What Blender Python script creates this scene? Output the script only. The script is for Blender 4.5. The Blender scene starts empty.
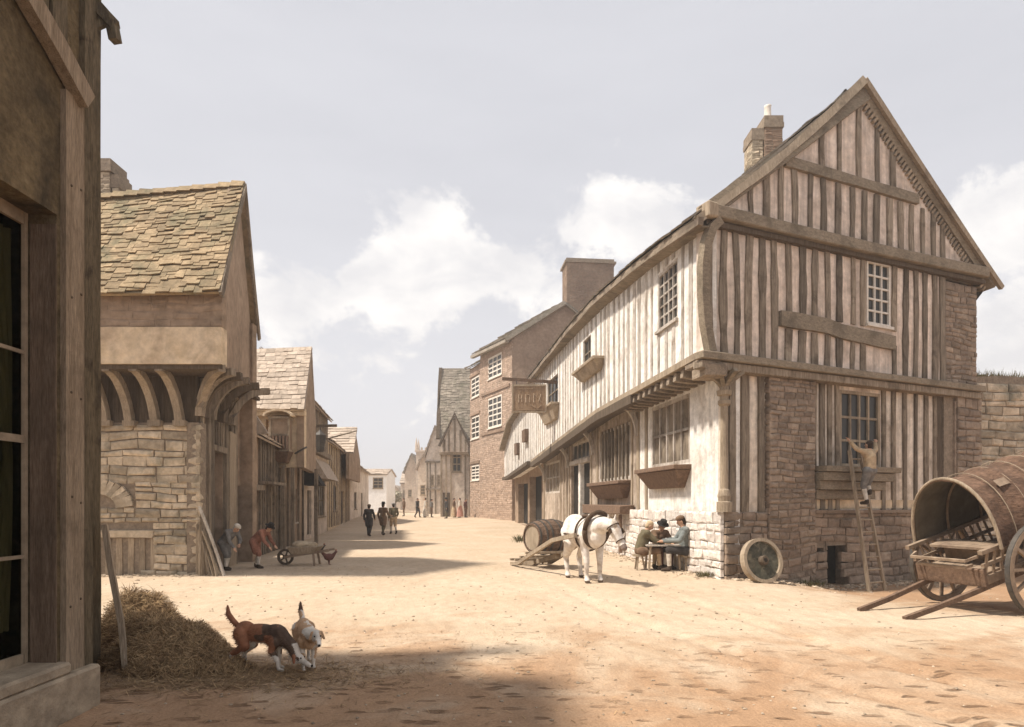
import bpy, math, random
from math import radians as R, sin, cos, pi, sqrt
from mathutils import Vector, Matrix, noise as mn

random.seed(7)
S = bpy.context.scene
F = 640.0; CX = 512.0; HY = 503.0; H = 1.70

# ------------------------------------------------------------------ camera
cam = bpy.data.cameras.new('camera'); camo = bpy.data.objects.new('camera', cam); S.collection.objects.link(camo)
camo.location = (0, 0, H); camo.rotation_euler = (R(90), 0, 0)
cam.sensor_width = 36; cam.lens = 36 * F / 1024.0; cam.shift_y = (HY - 363.5) / 1024.0
cam.clip_start = 0.05; cam.clip_end = 3000; S.camera = camo
S.render.resolution_x = 1024; S.render.resolution_y = 727

# ------------------------------------------------------------------ sun and sky
SUN_EL = R(57); to_sun = Vector((-0.975 * cos(SUN_EL), -0.222 * cos(SUN_EL), sin(SUN_EL))).normalized()
sl = bpy.data.lights.new('sun', 'SUN'); sl.energy = 5.0; sl.angle = R(4.0); sl.color = (1.0, 0.925, 0.82)
so = bpy.data.objects.new('sun', sl); S.collection.objects.link(so)
so.rotation_euler = to_sun.to_track_quat('Z', 'Y').to_euler(); so.location = (-30, -10, 40)
S.view_settings.view_transform = 'Standard'; S.view_settings.look = 'None'
S.view_settings.exposure = 0.44; S.view_settings.gamma = 1.0
S.cycles.max_bounces = 6

W = bpy.data.worlds.new("World"); S.world = W; W.use_nodes = True
def build_world():
    nt = W.node_tree; N = nt.nodes; L = nt.links; N.clear()
    out = N.new('ShaderNodeOutputWorld'); bg = N.new('ShaderNodeBackground'); L.new(bg.outputs[0], out.inputs[0])
    sky = N.new('ShaderNodeTexSky'); sky.sky_type = 'NISHITA'; sky.sun_disc = False
    sky.sun_elevation = SUN_EL; sky.sun_rotation = math.atan2(to_sun.x, to_sun.y); sky.air_density = 1.2; sky.dust_density = 3.0
    bg.inputs[1].default_value = 0.10
    tc = N.new('ShaderNodeTexCoord')
    def math_(op, a, b=None, clamp=False):
        n = N.new('ShaderNodeMath'); n.operation = op; n.use_clamp = clamp
        for i, x in enumerate((a, b)):
            if x is None: continue
            if hasattr(x, 'links'): L.new(x, n.inputs[i])
            else: n.inputs[i].default_value = x
        return n.outputs[0]
    def mix(f, a, b):
        n = N.new('ShaderNodeMix'); n.data_type = 'RGBA'
        for i, x in ((0, f), (6, a), (7, b)):
            if hasattr(x, 'links'): L.new(x, n.inputs[i])
            else: n.inputs[i].default_value = x if i == 0 else (*x, 1)
        return n.outputs[2]
    # veil of thin high cloud desaturates the blue
    hsv = N.new('ShaderNodeHueSaturation'); hsv.inputs['Saturation'].default_value = 0.10; hsv.inputs['Value'].default_value = 1.0
    L.new(sky.outputs[0], hsv.inputs['Color'])
    def nz(scale, detail, sx=(1, 1, 1), dist=0.0, rough=.55):
        mp = N.new('ShaderNodeMapping'); mp.inputs['Scale'].default_value = sx; L.new(tc.outputs['Generated'], mp.inputs[0])
        n = N.new('ShaderNodeTexNoise'); n.inputs['Scale'].default_value = scale; n.inputs['Detail'].default_value = detail
        n.inputs['Distortion'].default_value = dist; n.inputs['Roughness'].default_value = rough; L.new(mp.outputs[0], n.inputs[0]); return n.outputs[0]
    streak = nz(3.2, 5, (1, 1, 5))
    base = mix(math_('MULTIPLY', streak, 0.9, True), (5.05, 5.12, 5.6), (6.1, 6.15, 6.6))
    veil = mix(0.82, hsv.outputs[0], base)
    sp = N.new('ShaderNodeSeparateXYZ'); L.new(tc.outputs['Generated'], sp.inputs[0])
    lo = N.new('ShaderNodeMapRange'); L.new(sp.outputs[2], lo.inputs[0]); lo.inputs[1].default_value = .0; lo.inputs[2].default_value = .42; lo.inputs[3].default_value = .75; lo.inputs[4].default_value = 0.0
    veil = mix(lo.outputs[0], veil, (6.9, 6.9, 7.2))
    big = nz(9.0, 12, (1, 1, 1.4), .25, .62); fine = nz(20, 6)
    edge = math_('ADD', math_('MULTIPLY', math_('SUBTRACT', big, .5), 2.6), math_('MULTIPLY', math_('SUBTRACT', fine, .5), 0.9))
    tot = None
    for (px, py, rx, rz, k) in [(440, 265, 68, 48, 1.0), (400, 295, 66, 42, .9), (500, 285, 60, 34, .5), (600, 225, 58, 32, .75),
                                (655, 205, 50, 28, .55), (298, 300, 55, 34, .85), (1000, 232, 60, 42, 1.05), (1040, 330, 90, 80, .8),
                                (560, 300, 55, 30, .35), (330, 360, 110, 20, .2)]:
        d = Vector(((px - CX) / F, 1, (HY - py) / F)); ln = d.length; d.normalize()
        vs = N.new('ShaderNodeVectorMath'); vs.operation = 'SUBTRACT'; L.new(tc.outputs['Generated'], vs.inputs[0]); vs.inputs[1].default_value = d
        vm = N.new('ShaderNodeVectorMath'); vm.operation = 'MULTIPLY'; L.new(vs.outputs[0], vm.inputs[0])
        vm.inputs[1].default_value = (F * ln / rx, F * ln / rx * .8, F * ln / rz)
        le = N.new('ShaderNodeVectorMath'); le.operation = 'LENGTH'; L.new(vm.outputs[0], le.inputs[0])
        b = math_('MULTIPLY', math_('SUBTRACT', 1.25, le.outputs['Value']), k)
        b = math_('MAXIMUM', b, -0.6)
        tot = b if tot is None else math_('MAXIMUM', tot, b)
    m = math_('ADD', tot, edge)
    mr = N.new('ShaderNodeMapRange'); mr.interpolation_type = 'SMOOTHSTEP'; L.new(m, mr.inputs[0]); mr.inputs[1].default_value = 0.0; mr.inputs[2].default_value = 0.42
    inner = N.new('ShaderNodeMapRange'); L.new(nz(9, 8, (1, 1, 1.6), .3), inner.inputs[0]); inner.inputs[1].default_value = .36; inner.inputs[2].default_value = .62
    ccol = mix(inner.outputs[0], (6.5, 6.4, 6.5), (8.4, 8.15, 7.9))
    col = mix(math_('MULTIPLY', mr.outputs[0], .85), veil, ccol)
    L.new(col, bg.inputs[0])
build_world()

# ------------------------------------------------------------------ helpers
def ss(a, b, x):
    t = min(1, max(0, (x - a) / (b - a))); return t * t * (3 - 2 * t)
def gz(x, y):
    return 0.5 * ss(28, 55, y) - 0.33 * ss(5, 8.2, x) * ss(10.5, 14.2, y)
def P(px, py, Y):
    return Vector(((px - CX) / F * Y, Y, H + (HY - py) / F * Y))
def G(px, py):
    Y = F * H / (py - HY)
    for _ in range(30):
        Y = .5 * Y + .5 * F * (H - gz((px - CX) / F * Y, Y)) / (py - HY)
    X = (px - CX) / F * Y
    return Vector((X, Y, gz(X, Y)))
rnd = random.uniform
def lerp(a, b, t): return a + (b - a) * t

class Fr:
    """a wall's own frame: o on the ground, u along the wall, n outwards"""
    def __init__(s, o, u, side=1):
        s.o = Vector((o[0], o[1], 0)); s.u = Vector((u[0], u[1], 0))
        s.n = Vector((u[1], -u[0], 0)).normalized() * side
    def at(s, u, z, n=0.0): return s.o + s.u * u + s.n * n + Vector((0, 0, z))

class MB:
    def __init__(s): s.v = []; s.f = []; s.m = []; s.mi = 0
    def add(s, vs, fs):
        b = len(s.v); s.v += [Vector(p) for p in vs]; s.f += [tuple(b + i for i in f) for f in fs]; s.m += [s.mi] * len(fs); return s
    def hexa(s, p):
        return s.add(p, [(0, 3, 2, 1), (4, 5, 6, 7), (0, 1, 5, 4), (1, 2, 6, 5), (2, 3, 7, 6), (3, 0, 4, 7)])
    def box(s, x0, x1, y0, y1, z0, z1):
        return s.hexa([(x0, y0, z0), (x1, y0, z0), (x1, y1, z0), (x0, y1, z0), (x0, y0, z1), (x1, y0, z1), (x1, y1, z1), (x0, y1, z1)])
    def fb(s, fr, u0, u1, z0, z1, n0, n1, j=0.0, z1b=None, z0b=None):
        z1b = z1 if z1b is None else z1b; z0b = z0 if z0b is None else z0b
        q = [fr.at(u0, z0, n0), fr.at(u1, z0b, n0), fr.at(u1, z0b, n1), fr.at(u0, z0, n1), fr.at(u0, z1, n0), fr.at(u1, z1b, n0), fr.at(u1, z1b, n1), fr.at(u0, z1, n1)]
        if j: q = [p + Vector((rnd(-j, j), rnd(-j, j), rnd(-j, j))) for p in q]
        return s.hexa(q)
    def sweep(s, pts, w, h, side=None, j=0.0, tw=None):
        """rectangular section w x h along pts; side = direction of the width"""
        pts = [Vector(p) for p in pts]; n = len(pts); rings = []
        for i, p in enumerate(pts):
            t = (pts[min(i + 1, n - 1)] - pts[max(i - 1, 0)]).normalized()
            sd = Vector(side) if side is not None else (Vector((0, 0, 1)).cross(t) if abs(t.z) < .95 else Vector((1, 0, 0)))
            sd = (sd - t * sd.dot(t)).normalized(); up = t.cross(sd).normalized()
            k = 1 if tw is None else lerp(1, tw, i / (n - 1))
            a = w / 2 * k * (1 + rnd(-j, j)); b = h / 2 * k * (1 + rnd(-j, j) * .5)
            rings.append([p - sd * a - up * b, p + sd * a - up * b, p + sd * a + up * b, p - sd * a + up * b])
        vs = [q for r in rings for q in r]; fs = [(3, 2, 1, 0)]
        for i in range(n - 1):
            for k in range(4):
                a = i * 4 + k; b = i * 4 + (k + 1) % 4; fs.append((a, b, b + 4, a + 4))
        m = (n - 1) * 4; fs.append((m, m + 1, m + 2, m + 3)); return s.add(vs, fs)
    def beam(s, p0, p1, w, h, side=None, j=0.0, seg=1, bow=0.0):
        p0 = Vector(p0); p1 = Vector(p1); pts = []
        o = Vector((rnd(-1, 1), rnd(-1, 1), rnd(-1, 1))) * bow
        for i in range(seg + 1):
            t = i / seg; pts.append(p0.lerp(p1, t) + o * sin(pi * t))
        return s.sweep(pts, w, h, side, j)
    def tube(s, pts, r, n=8):
        pts = [Vector(p) for p in pts]; m = len(pts); rs = r if isinstance(r, (list, tuple)) else [r] * m; vs = []
        a0 = None
        for i, p in enumerate(pts):
            t = (pts[min(i + 1, m - 1)] - pts[max(i - 1, 0)]).normalized()
            a = (a0 - t * a0.dot(t)) if a0 is not None else t.orthogonal()
            if a.length < 1e-5: a = t.orthogonal()
            a.normalize(); a0 = a; b = t.cross(a)
            for k in range(n):
                q = 2 * pi * k / n; vs.append(p + (a * cos(q) + b * sin(q)) * rs[i])
        fs = [tuple(range(n))[::-1]]
        for i in range(m - 1):
            for k in range(n):
                x = i * n + k; y = i * n + (k + 1) % n; fs.append((x, y, y + n, x + n))
        fs.append(tuple((m - 1) * n + k for k in range(n))); return s.add(vs, fs)
    def ell(s, c, r, nu=12, nv=8, rot=None):
        c = Vector(c); r = (r, r, r) if not isinstance(r, (tuple, list)) else r; vs = []; fs = []
        for i in range(nv + 1):
            th = pi * i / nv
            for k in range(nu):
                ph = 2 * pi * k / nu; q = Vector((r[0] * sin(th) * cos(ph), r[1] * sin(th) * sin(ph), r[2] * cos(th)))
                if rot is not None: q = rot @ q
                vs.append(c + q)
        for i in range(nv):
            for k in range(nu):
                a = i * nu + k; b = i * nu + (k + 1) % nu; fs.append((a, a + nu, b + nu, b))
        return s.add(vs, fs)
    def cap(s, a, b, ra, rb, n=12):
        """capsule with two radii"""
        a = Vector(a); b = Vector(b); t = (b - a)
        if t.length < 1e-4: return s.ell(a, max(ra, rb), n, 8)
        t.normalize(); pts = []; rs = []
        for k in range(5):
            q = pi / 2 * (1 - k / 4); pts.append(a - t * ra * sin(q)); rs.append(max(ra * cos(q), ra * .05))
        for k in range(5):
            q = pi / 2 * k / 4; pts.append(b + t * rb * sin(q)); rs.append(max(rb * cos(q), rb * .05))
        return s.tube(pts, rs, n)
    def chain(s, pts, rs, n=12):
        for i in range(len(pts) - 1): s.cap(pts[i], pts[i + 1], rs[i], rs[i + 1], n)
        return s
    def ring(s, c, axis, R0, R1, half, n=28):
        """flat annulus (rim) with thickness, axis = unit vector"""
        c = Vector(c); ax = Vector(axis).normalized(); a = ax.orthogonal().normalized(); b = ax.cross(a); vs = []; fs = []
        for k in range(n):
            q = 2 * pi * k / n; d = a * cos(q) + b * sin(q)
            vs += [c + d * R0 - ax * half, c + d * R1 - ax * half, c + d * R1 + ax * half, c + d * R0 + ax * half]
        for k in range(n):
            x = 4 * k; y = 4 * ((k + 1) % n)
            for e in range(4): fs.append((x + e, x + (e + 1) % 4, y + (e + 1) % 4, y + e))
        return s.add(vs, fs)
    def build(s, name, mat, parent=None, smooth=False, bevel=0.0, root=None):
        me = bpy.data.meshes.new(name); off = Vector((0, 0, 0))
        if parent is not None:
            q = parent
            while q.parent is not None: q = q.parent
            off = Vector(q.get('_o', (0, 0, 0)))
        me.from_pydata([p - off for p in s.v], [], s.f); me.update()
        for m in (mat if isinstance(mat, (list, tuple)) else [mat]): me.materials.append(m)
        if len(me.materials) > 1: me.polygons.foreach_set('material_index', s.m)
        if smooth: me.polygons.foreach_set('use_smooth', [True] * len(me.polygons))
        o = bpy.data.objects.new(name, me); S.collection.objects.link(o)
        if parent is not None: o.parent = parent
        if bevel:
            b = o.modifiers.new('b', 'BEVEL'); b.width = bevel; b.segments = 1; b.limit_method = 'ANGLE'; b.angle_limit = R(40)
        return o

def thing(name, label, cat, loc=(0, 0, 0), group=None, local=False):
    """Empty at the thing's base; parts are given in world space unless local"""
    o = bpy.data.objects.new(name, None); S.collection.objects.link(o); o.location = loc
    o['_o'] = (0.0, 0.0, 0.0) if local else tuple(float(c) for c in loc)
    o['label'] = label; o['category'] = cat; o.empty_display_size = .2
    if group: o['group'] = group
    return o
def tag(o, label, cat, group=None):
    o['label'] = label; o['category'] = cat
    if group: o['group'] = group
    return o
def recenter(o):
    """give a one-mesh thing an origin at its base"""
    me = o.data; vs = [v.co for v in me.vertices]
    c = Vector((sum(v.x for v in vs) / len(vs), sum(v.y for v in vs) / len(vs), min(v.z for v in vs)))
    me.transform(Matrix.Translation(-c)); o.location = c; return o
def copy_tree(o, parent=None):
    c = o.copy(); S.collection.objects.link(c)
    if parent is not None: c.parent = parent
    for ch in list(o.children): copy_tree(ch, c)
    return c
def blob(mb, voxel, smooth=3, lam=.5):
    """fuse closed shapes into one continuous skin"""
    me = bpy.data.meshes.new('t'); me.from_pydata(mb.v, [], mb.f); me.update()
    o = bpy.data.objects.new('t', me); S.collection.objects.link(o)
    m = o.modifiers.new('r', 'REMESH'); m.mode = 'VOXEL'; m.voxel_size = voxel; m.use_smooth_shade = True
    sm = o.modifiers.new('s', 'SMOOTH'); sm.factor = lam; sm.iterations = smooth
    dg = bpy.context.evaluated_depsgraph_get(); ev = o.evaluated_get(dg); out = bpy.data.meshes.new_from_object(ev)
    bpy.data.objects.remove(o); bpy.data.meshes.remove(me); return out
def blobobj(name, mb, mat, parent, voxel, smooth=3, matfn=None):
    me = blob(mb, voxel, smooth); me.name = name
    ms = mat if isinstance(mat, (list, tuple)) else [mat]
    me.materials.clear()
    for m in ms: me.materials.append(m)
    if matfn:
        me.polygons.foreach_set('material_index', [matfn(p.center) for p in me.polygons])
    o = bpy.data.objects.new(name, me); S.collection.objects.link(o); o.parent = parent; return o

# ------------------------------------------------------------------ materials
def M(name, c1, c2, scale=3.0, rough=.92, bump=.3, bscale=18.0, stretch=(1, 1, 1), island=0.0, c3=None, c3s=1.2, c3t=(.5, .7), bstretch=None, dist=.01, spec=.2, mottle=.25, streak=0.0):
    m = bpy.data.materials.new(name); m.use_nodes = True; nt = m.node_tree; N = nt.nodes; L = nt.links
    b = N['Principled BSDF']; b.inputs['Roughness'].default_value = rough; b.inputs['Specular IOR Level'].default_value = spec
    tc = N.new('ShaderNodeTexCoord')
    def nz(sc, st, det=6, d=0.0):
        mp = N.new('ShaderNodeMapping'); mp.inputs['Scale'].default_value = st; L.new(tc.outputs['Object'], mp.inputs[0])
        n = N.new('ShaderNodeTexNoise'); n.inputs['Scale'].default_value = sc; n.inputs['Detail'].default_value = det; n.inputs['Roughness'].default_value = .62
        n.inputs['Distortion'].default_value = d; L.new(mp.outputs[0], n.inputs[0]); return n.outputs[0]
    def rng(x, a, bb, c=0, d=1):
        r = N.new('ShaderNodeMapRange'); L.new(x, r.inputs[0])
        for i, q in enumerate((a, bb, c, d)): r.inputs[i + 1].default_value = q
        return r.outputs[0]
    def mx(f, a, bb, t='MIX'):
        n = N.new('ShaderNodeMix'); n.data_type = 'RGBA'; n.blend_type = t
        for i, x in ((0, f), (6, a), (7, bb)):
            if hasattr(x, 'links'): L.new(x, n.inputs[i])
            else: n.inputs[i].default_value = x if i == 0 else (*x, 1)
        return n.outputs[2]
    col = mx(rng(nz(scale, stretch, 7, .4), .36, .64), c1, c2)
    if c3: col = mx(rng(nz(c3s, (1, 1, 1), 8, .6), c3t[0], c3t[1]), col, c3)
    if mottle:
        v = rng(nz(bscale * .7, bstretch or stretch, 5), .3, .7, 1 - mottle, 1 + mottle * .6)
        cb = N.new('ShaderNodeCombineColor'); [L.new(v, cb.inputs[i]) for i in range(3)]
        col = mx(1.0, col, cb.outputs[0], 'MULTIPLY')
    if streak:
        v = rng(nz(1.0, (6, 6, .35), 7, .5), .38, .68, 1 + streak * .3, 1 - streak)
        cb = N.new('ShaderNodeCombineColor'); [L.new(v, cb.inputs[i]) for i in range(3)]
        col = mx(1.0, col, cb.outputs[0], 'MULTIPLY')
    if island:
        ge = N.new('ShaderNodeNewGeometry'); v = rng(ge.outputs['Random Per Island'], 0, 1, 1 - island, 1 + island * .7)
        cb = N.new('ShaderNodeCombineColor'); [L.new(v, cb.inputs[i]) for i in range(3)]
        col = mx(1.0, col, cb.outputs[0], 'MULTIPLY')
    L.new(col, b.inputs['Base Color'])
    if bump:
        bp = N.new('ShaderNodeBump'); bp.inputs['Strength'].default_value = bump; bp.inputs['Distance'].default_value = dist
        L.new(nz(bscale, bstretch or stretch, 8), bp.inputs['Height']); L.new(bp.outputs[0], b.inputs['Normal'])
    return m
VG = (5, 5, .45); HGX = (.5, 5, 5)
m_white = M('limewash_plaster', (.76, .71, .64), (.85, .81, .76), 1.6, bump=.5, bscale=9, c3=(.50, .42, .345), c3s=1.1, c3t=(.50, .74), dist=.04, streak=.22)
m_pink = M('aged_plaster', (.66, .535, .435), (.78, .66, .56), 1.5, bump=.6, bscale=8, c3=(.44, .34, .26), c3s=.9, c3t=(.50, .76), dist=.04, streak=.3)
m_pale = M('pale_cream_plaster', (.68, .58, .47), (.80, .70, .59), 1.5, bump=.6, bscale=8, c3=(.42, .33, .25), c3s=1.1, c3t=(.52, .74), dist=.04, streak=.3)
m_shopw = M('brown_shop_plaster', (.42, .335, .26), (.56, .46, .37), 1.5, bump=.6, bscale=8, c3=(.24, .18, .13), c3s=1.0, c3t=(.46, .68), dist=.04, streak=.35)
m_farc = M('warm_far_plaster', (.60, .51, .42), (.74, .65, .56), 1, bump=.4, bscale=5, c3=(.45,.36,.28), c3s=.6, dist=.03)
m_tan = M('ochre_plaster', (.60, .46, .30), (.70, .56, .40), 1.4, bump=.6, bscale=7, c3=(.42, .31, .21), c3s=1.0, c3t=(.55, .72), dist=.03)
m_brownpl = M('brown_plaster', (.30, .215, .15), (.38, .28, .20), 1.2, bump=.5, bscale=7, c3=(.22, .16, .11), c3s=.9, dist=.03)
m_stud = M('weathered_oak_upright', (.20, .155, .113), (.37, .30, .225), 4, bump=1, bscale=22, stretch=VG, c3=(.12, .09, .063), c3s=1.5, dist=.03, island=.42)
m_studl = M('limewashed_oak_upright', (.46, .395, .33), (.68, .62, .55), 4, bump=1, bscale=22, stretch=VG, c3=(.32, .26, .205), c3s=1.5, c3t=(.48, .66), dist=.03, island=.2)
m_rail = M('weathered_oak_beam', (.215, .17, .12), (.32, .26, .19), 4, bump=.8, bscale=20, stretch=HGX, c3=(.15, .12, .085), c3s=1.5, dist=.02, island=.12)
m_raily = M('oak_beam_along_street', (.22, .17, .125), (.34, .27, .20), 4, bump=.8, bscale=20, stretch=(5, .5, 5), c3=(.13, .10, .075), c3s=1.5, dist=.02, island=.15)
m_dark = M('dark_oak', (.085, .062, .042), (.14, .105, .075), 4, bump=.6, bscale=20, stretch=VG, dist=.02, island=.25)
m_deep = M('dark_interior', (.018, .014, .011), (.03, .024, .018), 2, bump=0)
m_red = M('reddish_brown_board', (.125, .08, .055), (.20, .13, .088), 4, bump=.6, bscale=18, stretch=(3, 3, 3), dist=.02, island=.15)
m_plank = M('bare_plank', (.30, .235, .165), (.42, .335, .245), 4, bump=.8, bscale=20, stretch=VG, c3=(.2, .155, .11), c3s=1.2, dist=.02, island=.25)
m_stone = M('rubble_stone', (.46, .37, .265), (.60, .50, .375), 2.5, bump=1.0, bscale=12, island=.33, c3=(.26, .23, .17), c3s=1.6, c3t=(.5, .7), dist=.03)
m_stonel = M('limewashed_stone', (.62, .55, .49), (.72, .66, .60), 2.5, bump=1.0, bscale=12, island=.16, c3=(.42, .34, .28), c3s=2.2, c3t=(.56, .7), dist=.03)
m_stoned = M('brown_rubble', (.27, .20, .15), (.36, .28, .21), 2.5, bump=1.0, bscale=12, island=.3, c3=(.2, .15, .11), c3s=1.6, dist=.03)
m_mortar = M('lime_mortar', (.22, .17, .125), (.30, .24, .18), 6, bump=.8, bscale=24, dist=.02)
m_mortarl = M('pale_mortar', (.50, .43, .37), (.58, .51, .44), 6, bump=.8, bscale=24, dist=.02)
m_slate = M('mossy_stone_slate', (.27, .195, .115), (.41, .30, .18), 2.2, bump=.9, bscale=14, island=.26, c3=(.19, .16, .095), c3s=1.3, c3t=(.46, .68), dist=.03)
m_slateg = M('grey_brown_slate', (.27, .23, .185), (.36, .31, .25), 2.2, bump=.8, bscale=14, island=.3, c3=(.22, .2, .15), c3s=1.3, dist=.03)
m_tile = M('pale_roof_tile', (.40, .32, .25), (.50, .41, .33), 2.2, bump=.7, bscale=10, island=.22, dist=.03)
m_brick = M('red_brown_brick', (.37, .265, .195), (.46, .34, .26), 3, bump=.6, bscale=16, island=.22, dist=.02)
m_bricksh = M('smoky_brick', (.25, .17, .12), (.33, .23, .165), 1.6, bump=.6, bscale=10, island=.2, c3=(.19, .13, .09), c3s=.8, dist=.02)
m_brickgable = M('brown_gable_brick', (.27, .185, .13), (.35, .25, .18), .8, bump=.6, bscale=8, c3=(.21, .14, .1), c3s=.5, dist=.03)
m_far = M('distant_plaster', (.50, .41, .33), (.62, .52, .43), 1, bump=.4, bscale=5, dist=.03)
m_farw = M('distant_limewash', (.78, .78, .78), (.86, .86, .86), 1, bump=.3, bscale=5, dist=.03, mottle=.1)
m_wpaint = M('white_sash_paint', (.62, .56, .48), (.74, .68, .60), 5, bump=.2, mottle=.1)
m_iron = M('iron', (.05, .045, .04), (.09, .075, .06), 8, rough=.6, bump=.3, spec=.4)
m_glass = bpy.data.materials.new('old_glass'); m_glass.use_nodes = True
_b = m_glass.node_tree.nodes['Principled BSDF']; _b.inputs['Base Color'].default_value = (.035, .032, .028, 1); _b.inputs['Roughness'].default_value = .3; _b.inputs['Specular IOR Level'].default_value = .28
_n = m_glass.node_tree.nodes.new('ShaderNodeTexNoise'); _n.inputs['Scale'].default_value = 3
_p = m_glass.node_tree.nodes.new('ShaderNodeBump'); _p.inputs['Strength'].default_value = .25; _p.inputs['Distance'].default_value = .02
m_glass.node_tree.links.new(_n.outputs[0], _p.inputs['Height']); m_glass.node_tree.links.new(_p.outputs[0], _b.inputs['Normal'])

m_clear = bpy.data.materials.new('clear_window_glass'); m_clear.use_nodes = True
def clear_glass():
    nt = m_clear.node_tree; N = nt.nodes; N.remove(N['Principled BSDF']); tr = N.new('ShaderNodeBsdfTransparent'); tr.inputs[0].default_value = (.55, .56, .50, 1)
    gl = N.new('ShaderNodeBsdfGlossy'); gl.inputs['Roughness'].default_value = .08; mx = N.new('ShaderNodeMixShader'); fr = N.new('ShaderNodeFresnel'); fr.inputs[0].default_value = 1.06
    nt.links.new(fr.outputs[0], mx.inputs[0]); nt.links.new(tr.outputs[0], mx.inputs[1]); nt.links.new(gl.outputs[0], mx.inputs[2]); nt.links.new(mx.outputs[0], N['Material Output'].inputs[0])
clear_glass()
# ------------------------------------------------------------------ ground
def ground_mat():
    m = bpy.data.materials.new('dusty_road'); m.use_nodes = True; nt = m.node_tree; N = nt.nodes; L = nt.links
    b = N['Principled BSDF']; b.inputs['Roughness'].default_value = .97; b.inputs['Specular IOR Level'].default_value = .1
    tc = N.new('ShaderNodeTexCoord'); sep = N.new('ShaderNodeSeparateXYZ'); L.new(tc.outputs['Object'], sep.inputs[0])
    def nz(sc, st=(1, 1, 1), det=8, d=0.0, rz=0, rough=.6):
        mp = N.new('ShaderNodeMapping'); mp.inputs['Scale'].default_value = st; mp.inputs['Rotation'].default_value = (0, 0, rz); mp.vector_type = 'POINT'
        L.new(tc.outputs['Object'], mp.inputs[0]); n = N.new('ShaderNodeTexNoise'); n.inputs['Scale'].default_value = sc; n.inputs['Detail'].default_value = det
        n.inputs['Distortion'].default_value = d; n.inputs['Roughness'].default_value = rough; L.new(mp.outputs[0], n.inputs[0]); return n.outputs[0]
    def rng(x, a, bb, c=0, d=1, sm=False):
        r = N.new('ShaderNodeMapRange'); L.new(x, r.inputs[0])
        if sm: r.interpolation_type = 'SMOOTHSTEP'
        for i, q in enumerate((a, bb, c, d)): r.inputs[i + 1].default_value = q
        return r.outputs[0]
    def mt(op, a, bb):
        n = N.new('ShaderNodeMath'); n.operation = op; n.use_clamp = False
        for i, x in enumerate((a, bb)):
            if hasattr(x, 'links'): L.new(x, n.inputs[i])
            else: n.inputs[i].default_value = x
        return n.outputs[0]
    def mx(f, a, bb, t='MIX'):
        n = N.new('ShaderNodeMix'); n.data_type = 'RGBA'; n.blend_type = t; n.clamp_factor = True
        for i, x in ((0, f), (6, a), (7, bb)):
            if hasattr(x, 'links'): L.new(x, n.inputs[i])
            else: n.inputs[i].default_value = x if i == 0 else (*x, 1)
        return n.outputs[2]
    col = mx(rng(nz(.5), .35, .65), (.455, .35, .245), (.52, .41, .30))
    # brown earth below the right house; in the foreground partly shade painted into the colour
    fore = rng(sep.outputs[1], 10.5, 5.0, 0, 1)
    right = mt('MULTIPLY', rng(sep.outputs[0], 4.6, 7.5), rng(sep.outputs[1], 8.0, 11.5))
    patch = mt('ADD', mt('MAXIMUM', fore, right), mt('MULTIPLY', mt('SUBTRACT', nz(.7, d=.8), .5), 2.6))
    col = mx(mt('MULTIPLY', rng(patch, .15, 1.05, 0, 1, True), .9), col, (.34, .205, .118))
    # scuffs and hoof marks along the way carts go
    def prints(scale, keep, r0, r1, sx, rz):
        mp = N.new('ShaderNodeMapping'); mp.inputs['Scale'].default_value = sx; mp.inputs['Rotation'].default_value = (0, 0, rz); L.new(tc.outputs['Object'], mp.inputs[0])
        nn = N.new('ShaderNodeTexNoise'); nn.inputs['Scale'].default_value = 7; L.new(mp.outputs[0], nn.inputs[0])
        va = N.new('ShaderNodeVectorMath'); va.operation = 'MULTIPLY_ADD'; L.new(nn.outputs[1], va.inputs[0]); va.inputs[1].default_value = (.12, .12, 0); L.new(mp.outputs[0], va.inputs[2])
        v = N.new('ShaderNodeTexVoronoi'); v.voronoi_dimensions = '2D'; v.inputs['Scale'].default_value = scale; L.new(va.outputs[0], v.inputs['Vector'])
        s2 = N.new('ShaderNodeSeparateColor'); L.new(v.outputs['Color'], s2.inputs[0])
        return mt('MULTIPLY', rng(v.outputs['Distance'], r1, r0, 0, 1, True), rng(s2.outputs[0], keep, keep + .25))
    scm = mt('MAXIMUM', prints(2.4, .45, .08, .22, (.7, 1.7, 1), R(12)), prints(4.4, .55, .10, .26, (.6, 1.6, 1), R(-8)))
    where = rng(mt('ADD', rng(sep.outputs[1], 10.5, 5.5, -.4, .8), mt('MULTIPLY', mt('SUBTRACT', nz(.6, (1, .5, 1), 8, .4, R(55)), .5), 3.4)), .15, .8)
    scuff = mt('MULTIPLY', scm, where)
    col = mx(mt('MULTIPLY', scuff, .8), col, (.17, .10, .058))
    gr = rng(nz(42, det=6), .35, .65, .84, 1.1); cb = N.new('ShaderNodeCombineColor'); [L.new(gr, cb.inputs[i]) for i in range(3)]
    col = mx(1.0, col, cb.outputs[0], 'MULTIPLY')
    g2 = rng(nz(6, (1, .6, 1), det=6, rz=R(60)), .35, .65, .9, 1.07); cb = N.new('ShaderNodeCombineColor'); [L.new(g2, cb.inputs[i]) for i in range(3)]
    col = mx(1.0, col, cb.outputs[0], 'MULTIPLY')
    L.new(col, b.inputs['Base Color'])
    hgt = mt('ADD', mt('MULTIPLY', nz(30, det=8), .012), mt('MULTIPLY', scuff, -.05)); hgt = mt('ADD', hgt, mt('MULTIPLY', nz(5, (1, .5, 1), 6, .3, R(60)), .03))
    bp = N.new('ShaderNodeBump'); bp.inputs['Strength'].default_value = .8; bp.inputs['Distance'].default_value = 1.0
    L.new(hgt, bp.inputs['Height']); L.new(bp.outputs[0], b.inputs['Normal'])
    return m
m_ground = ground_mat()
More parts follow.
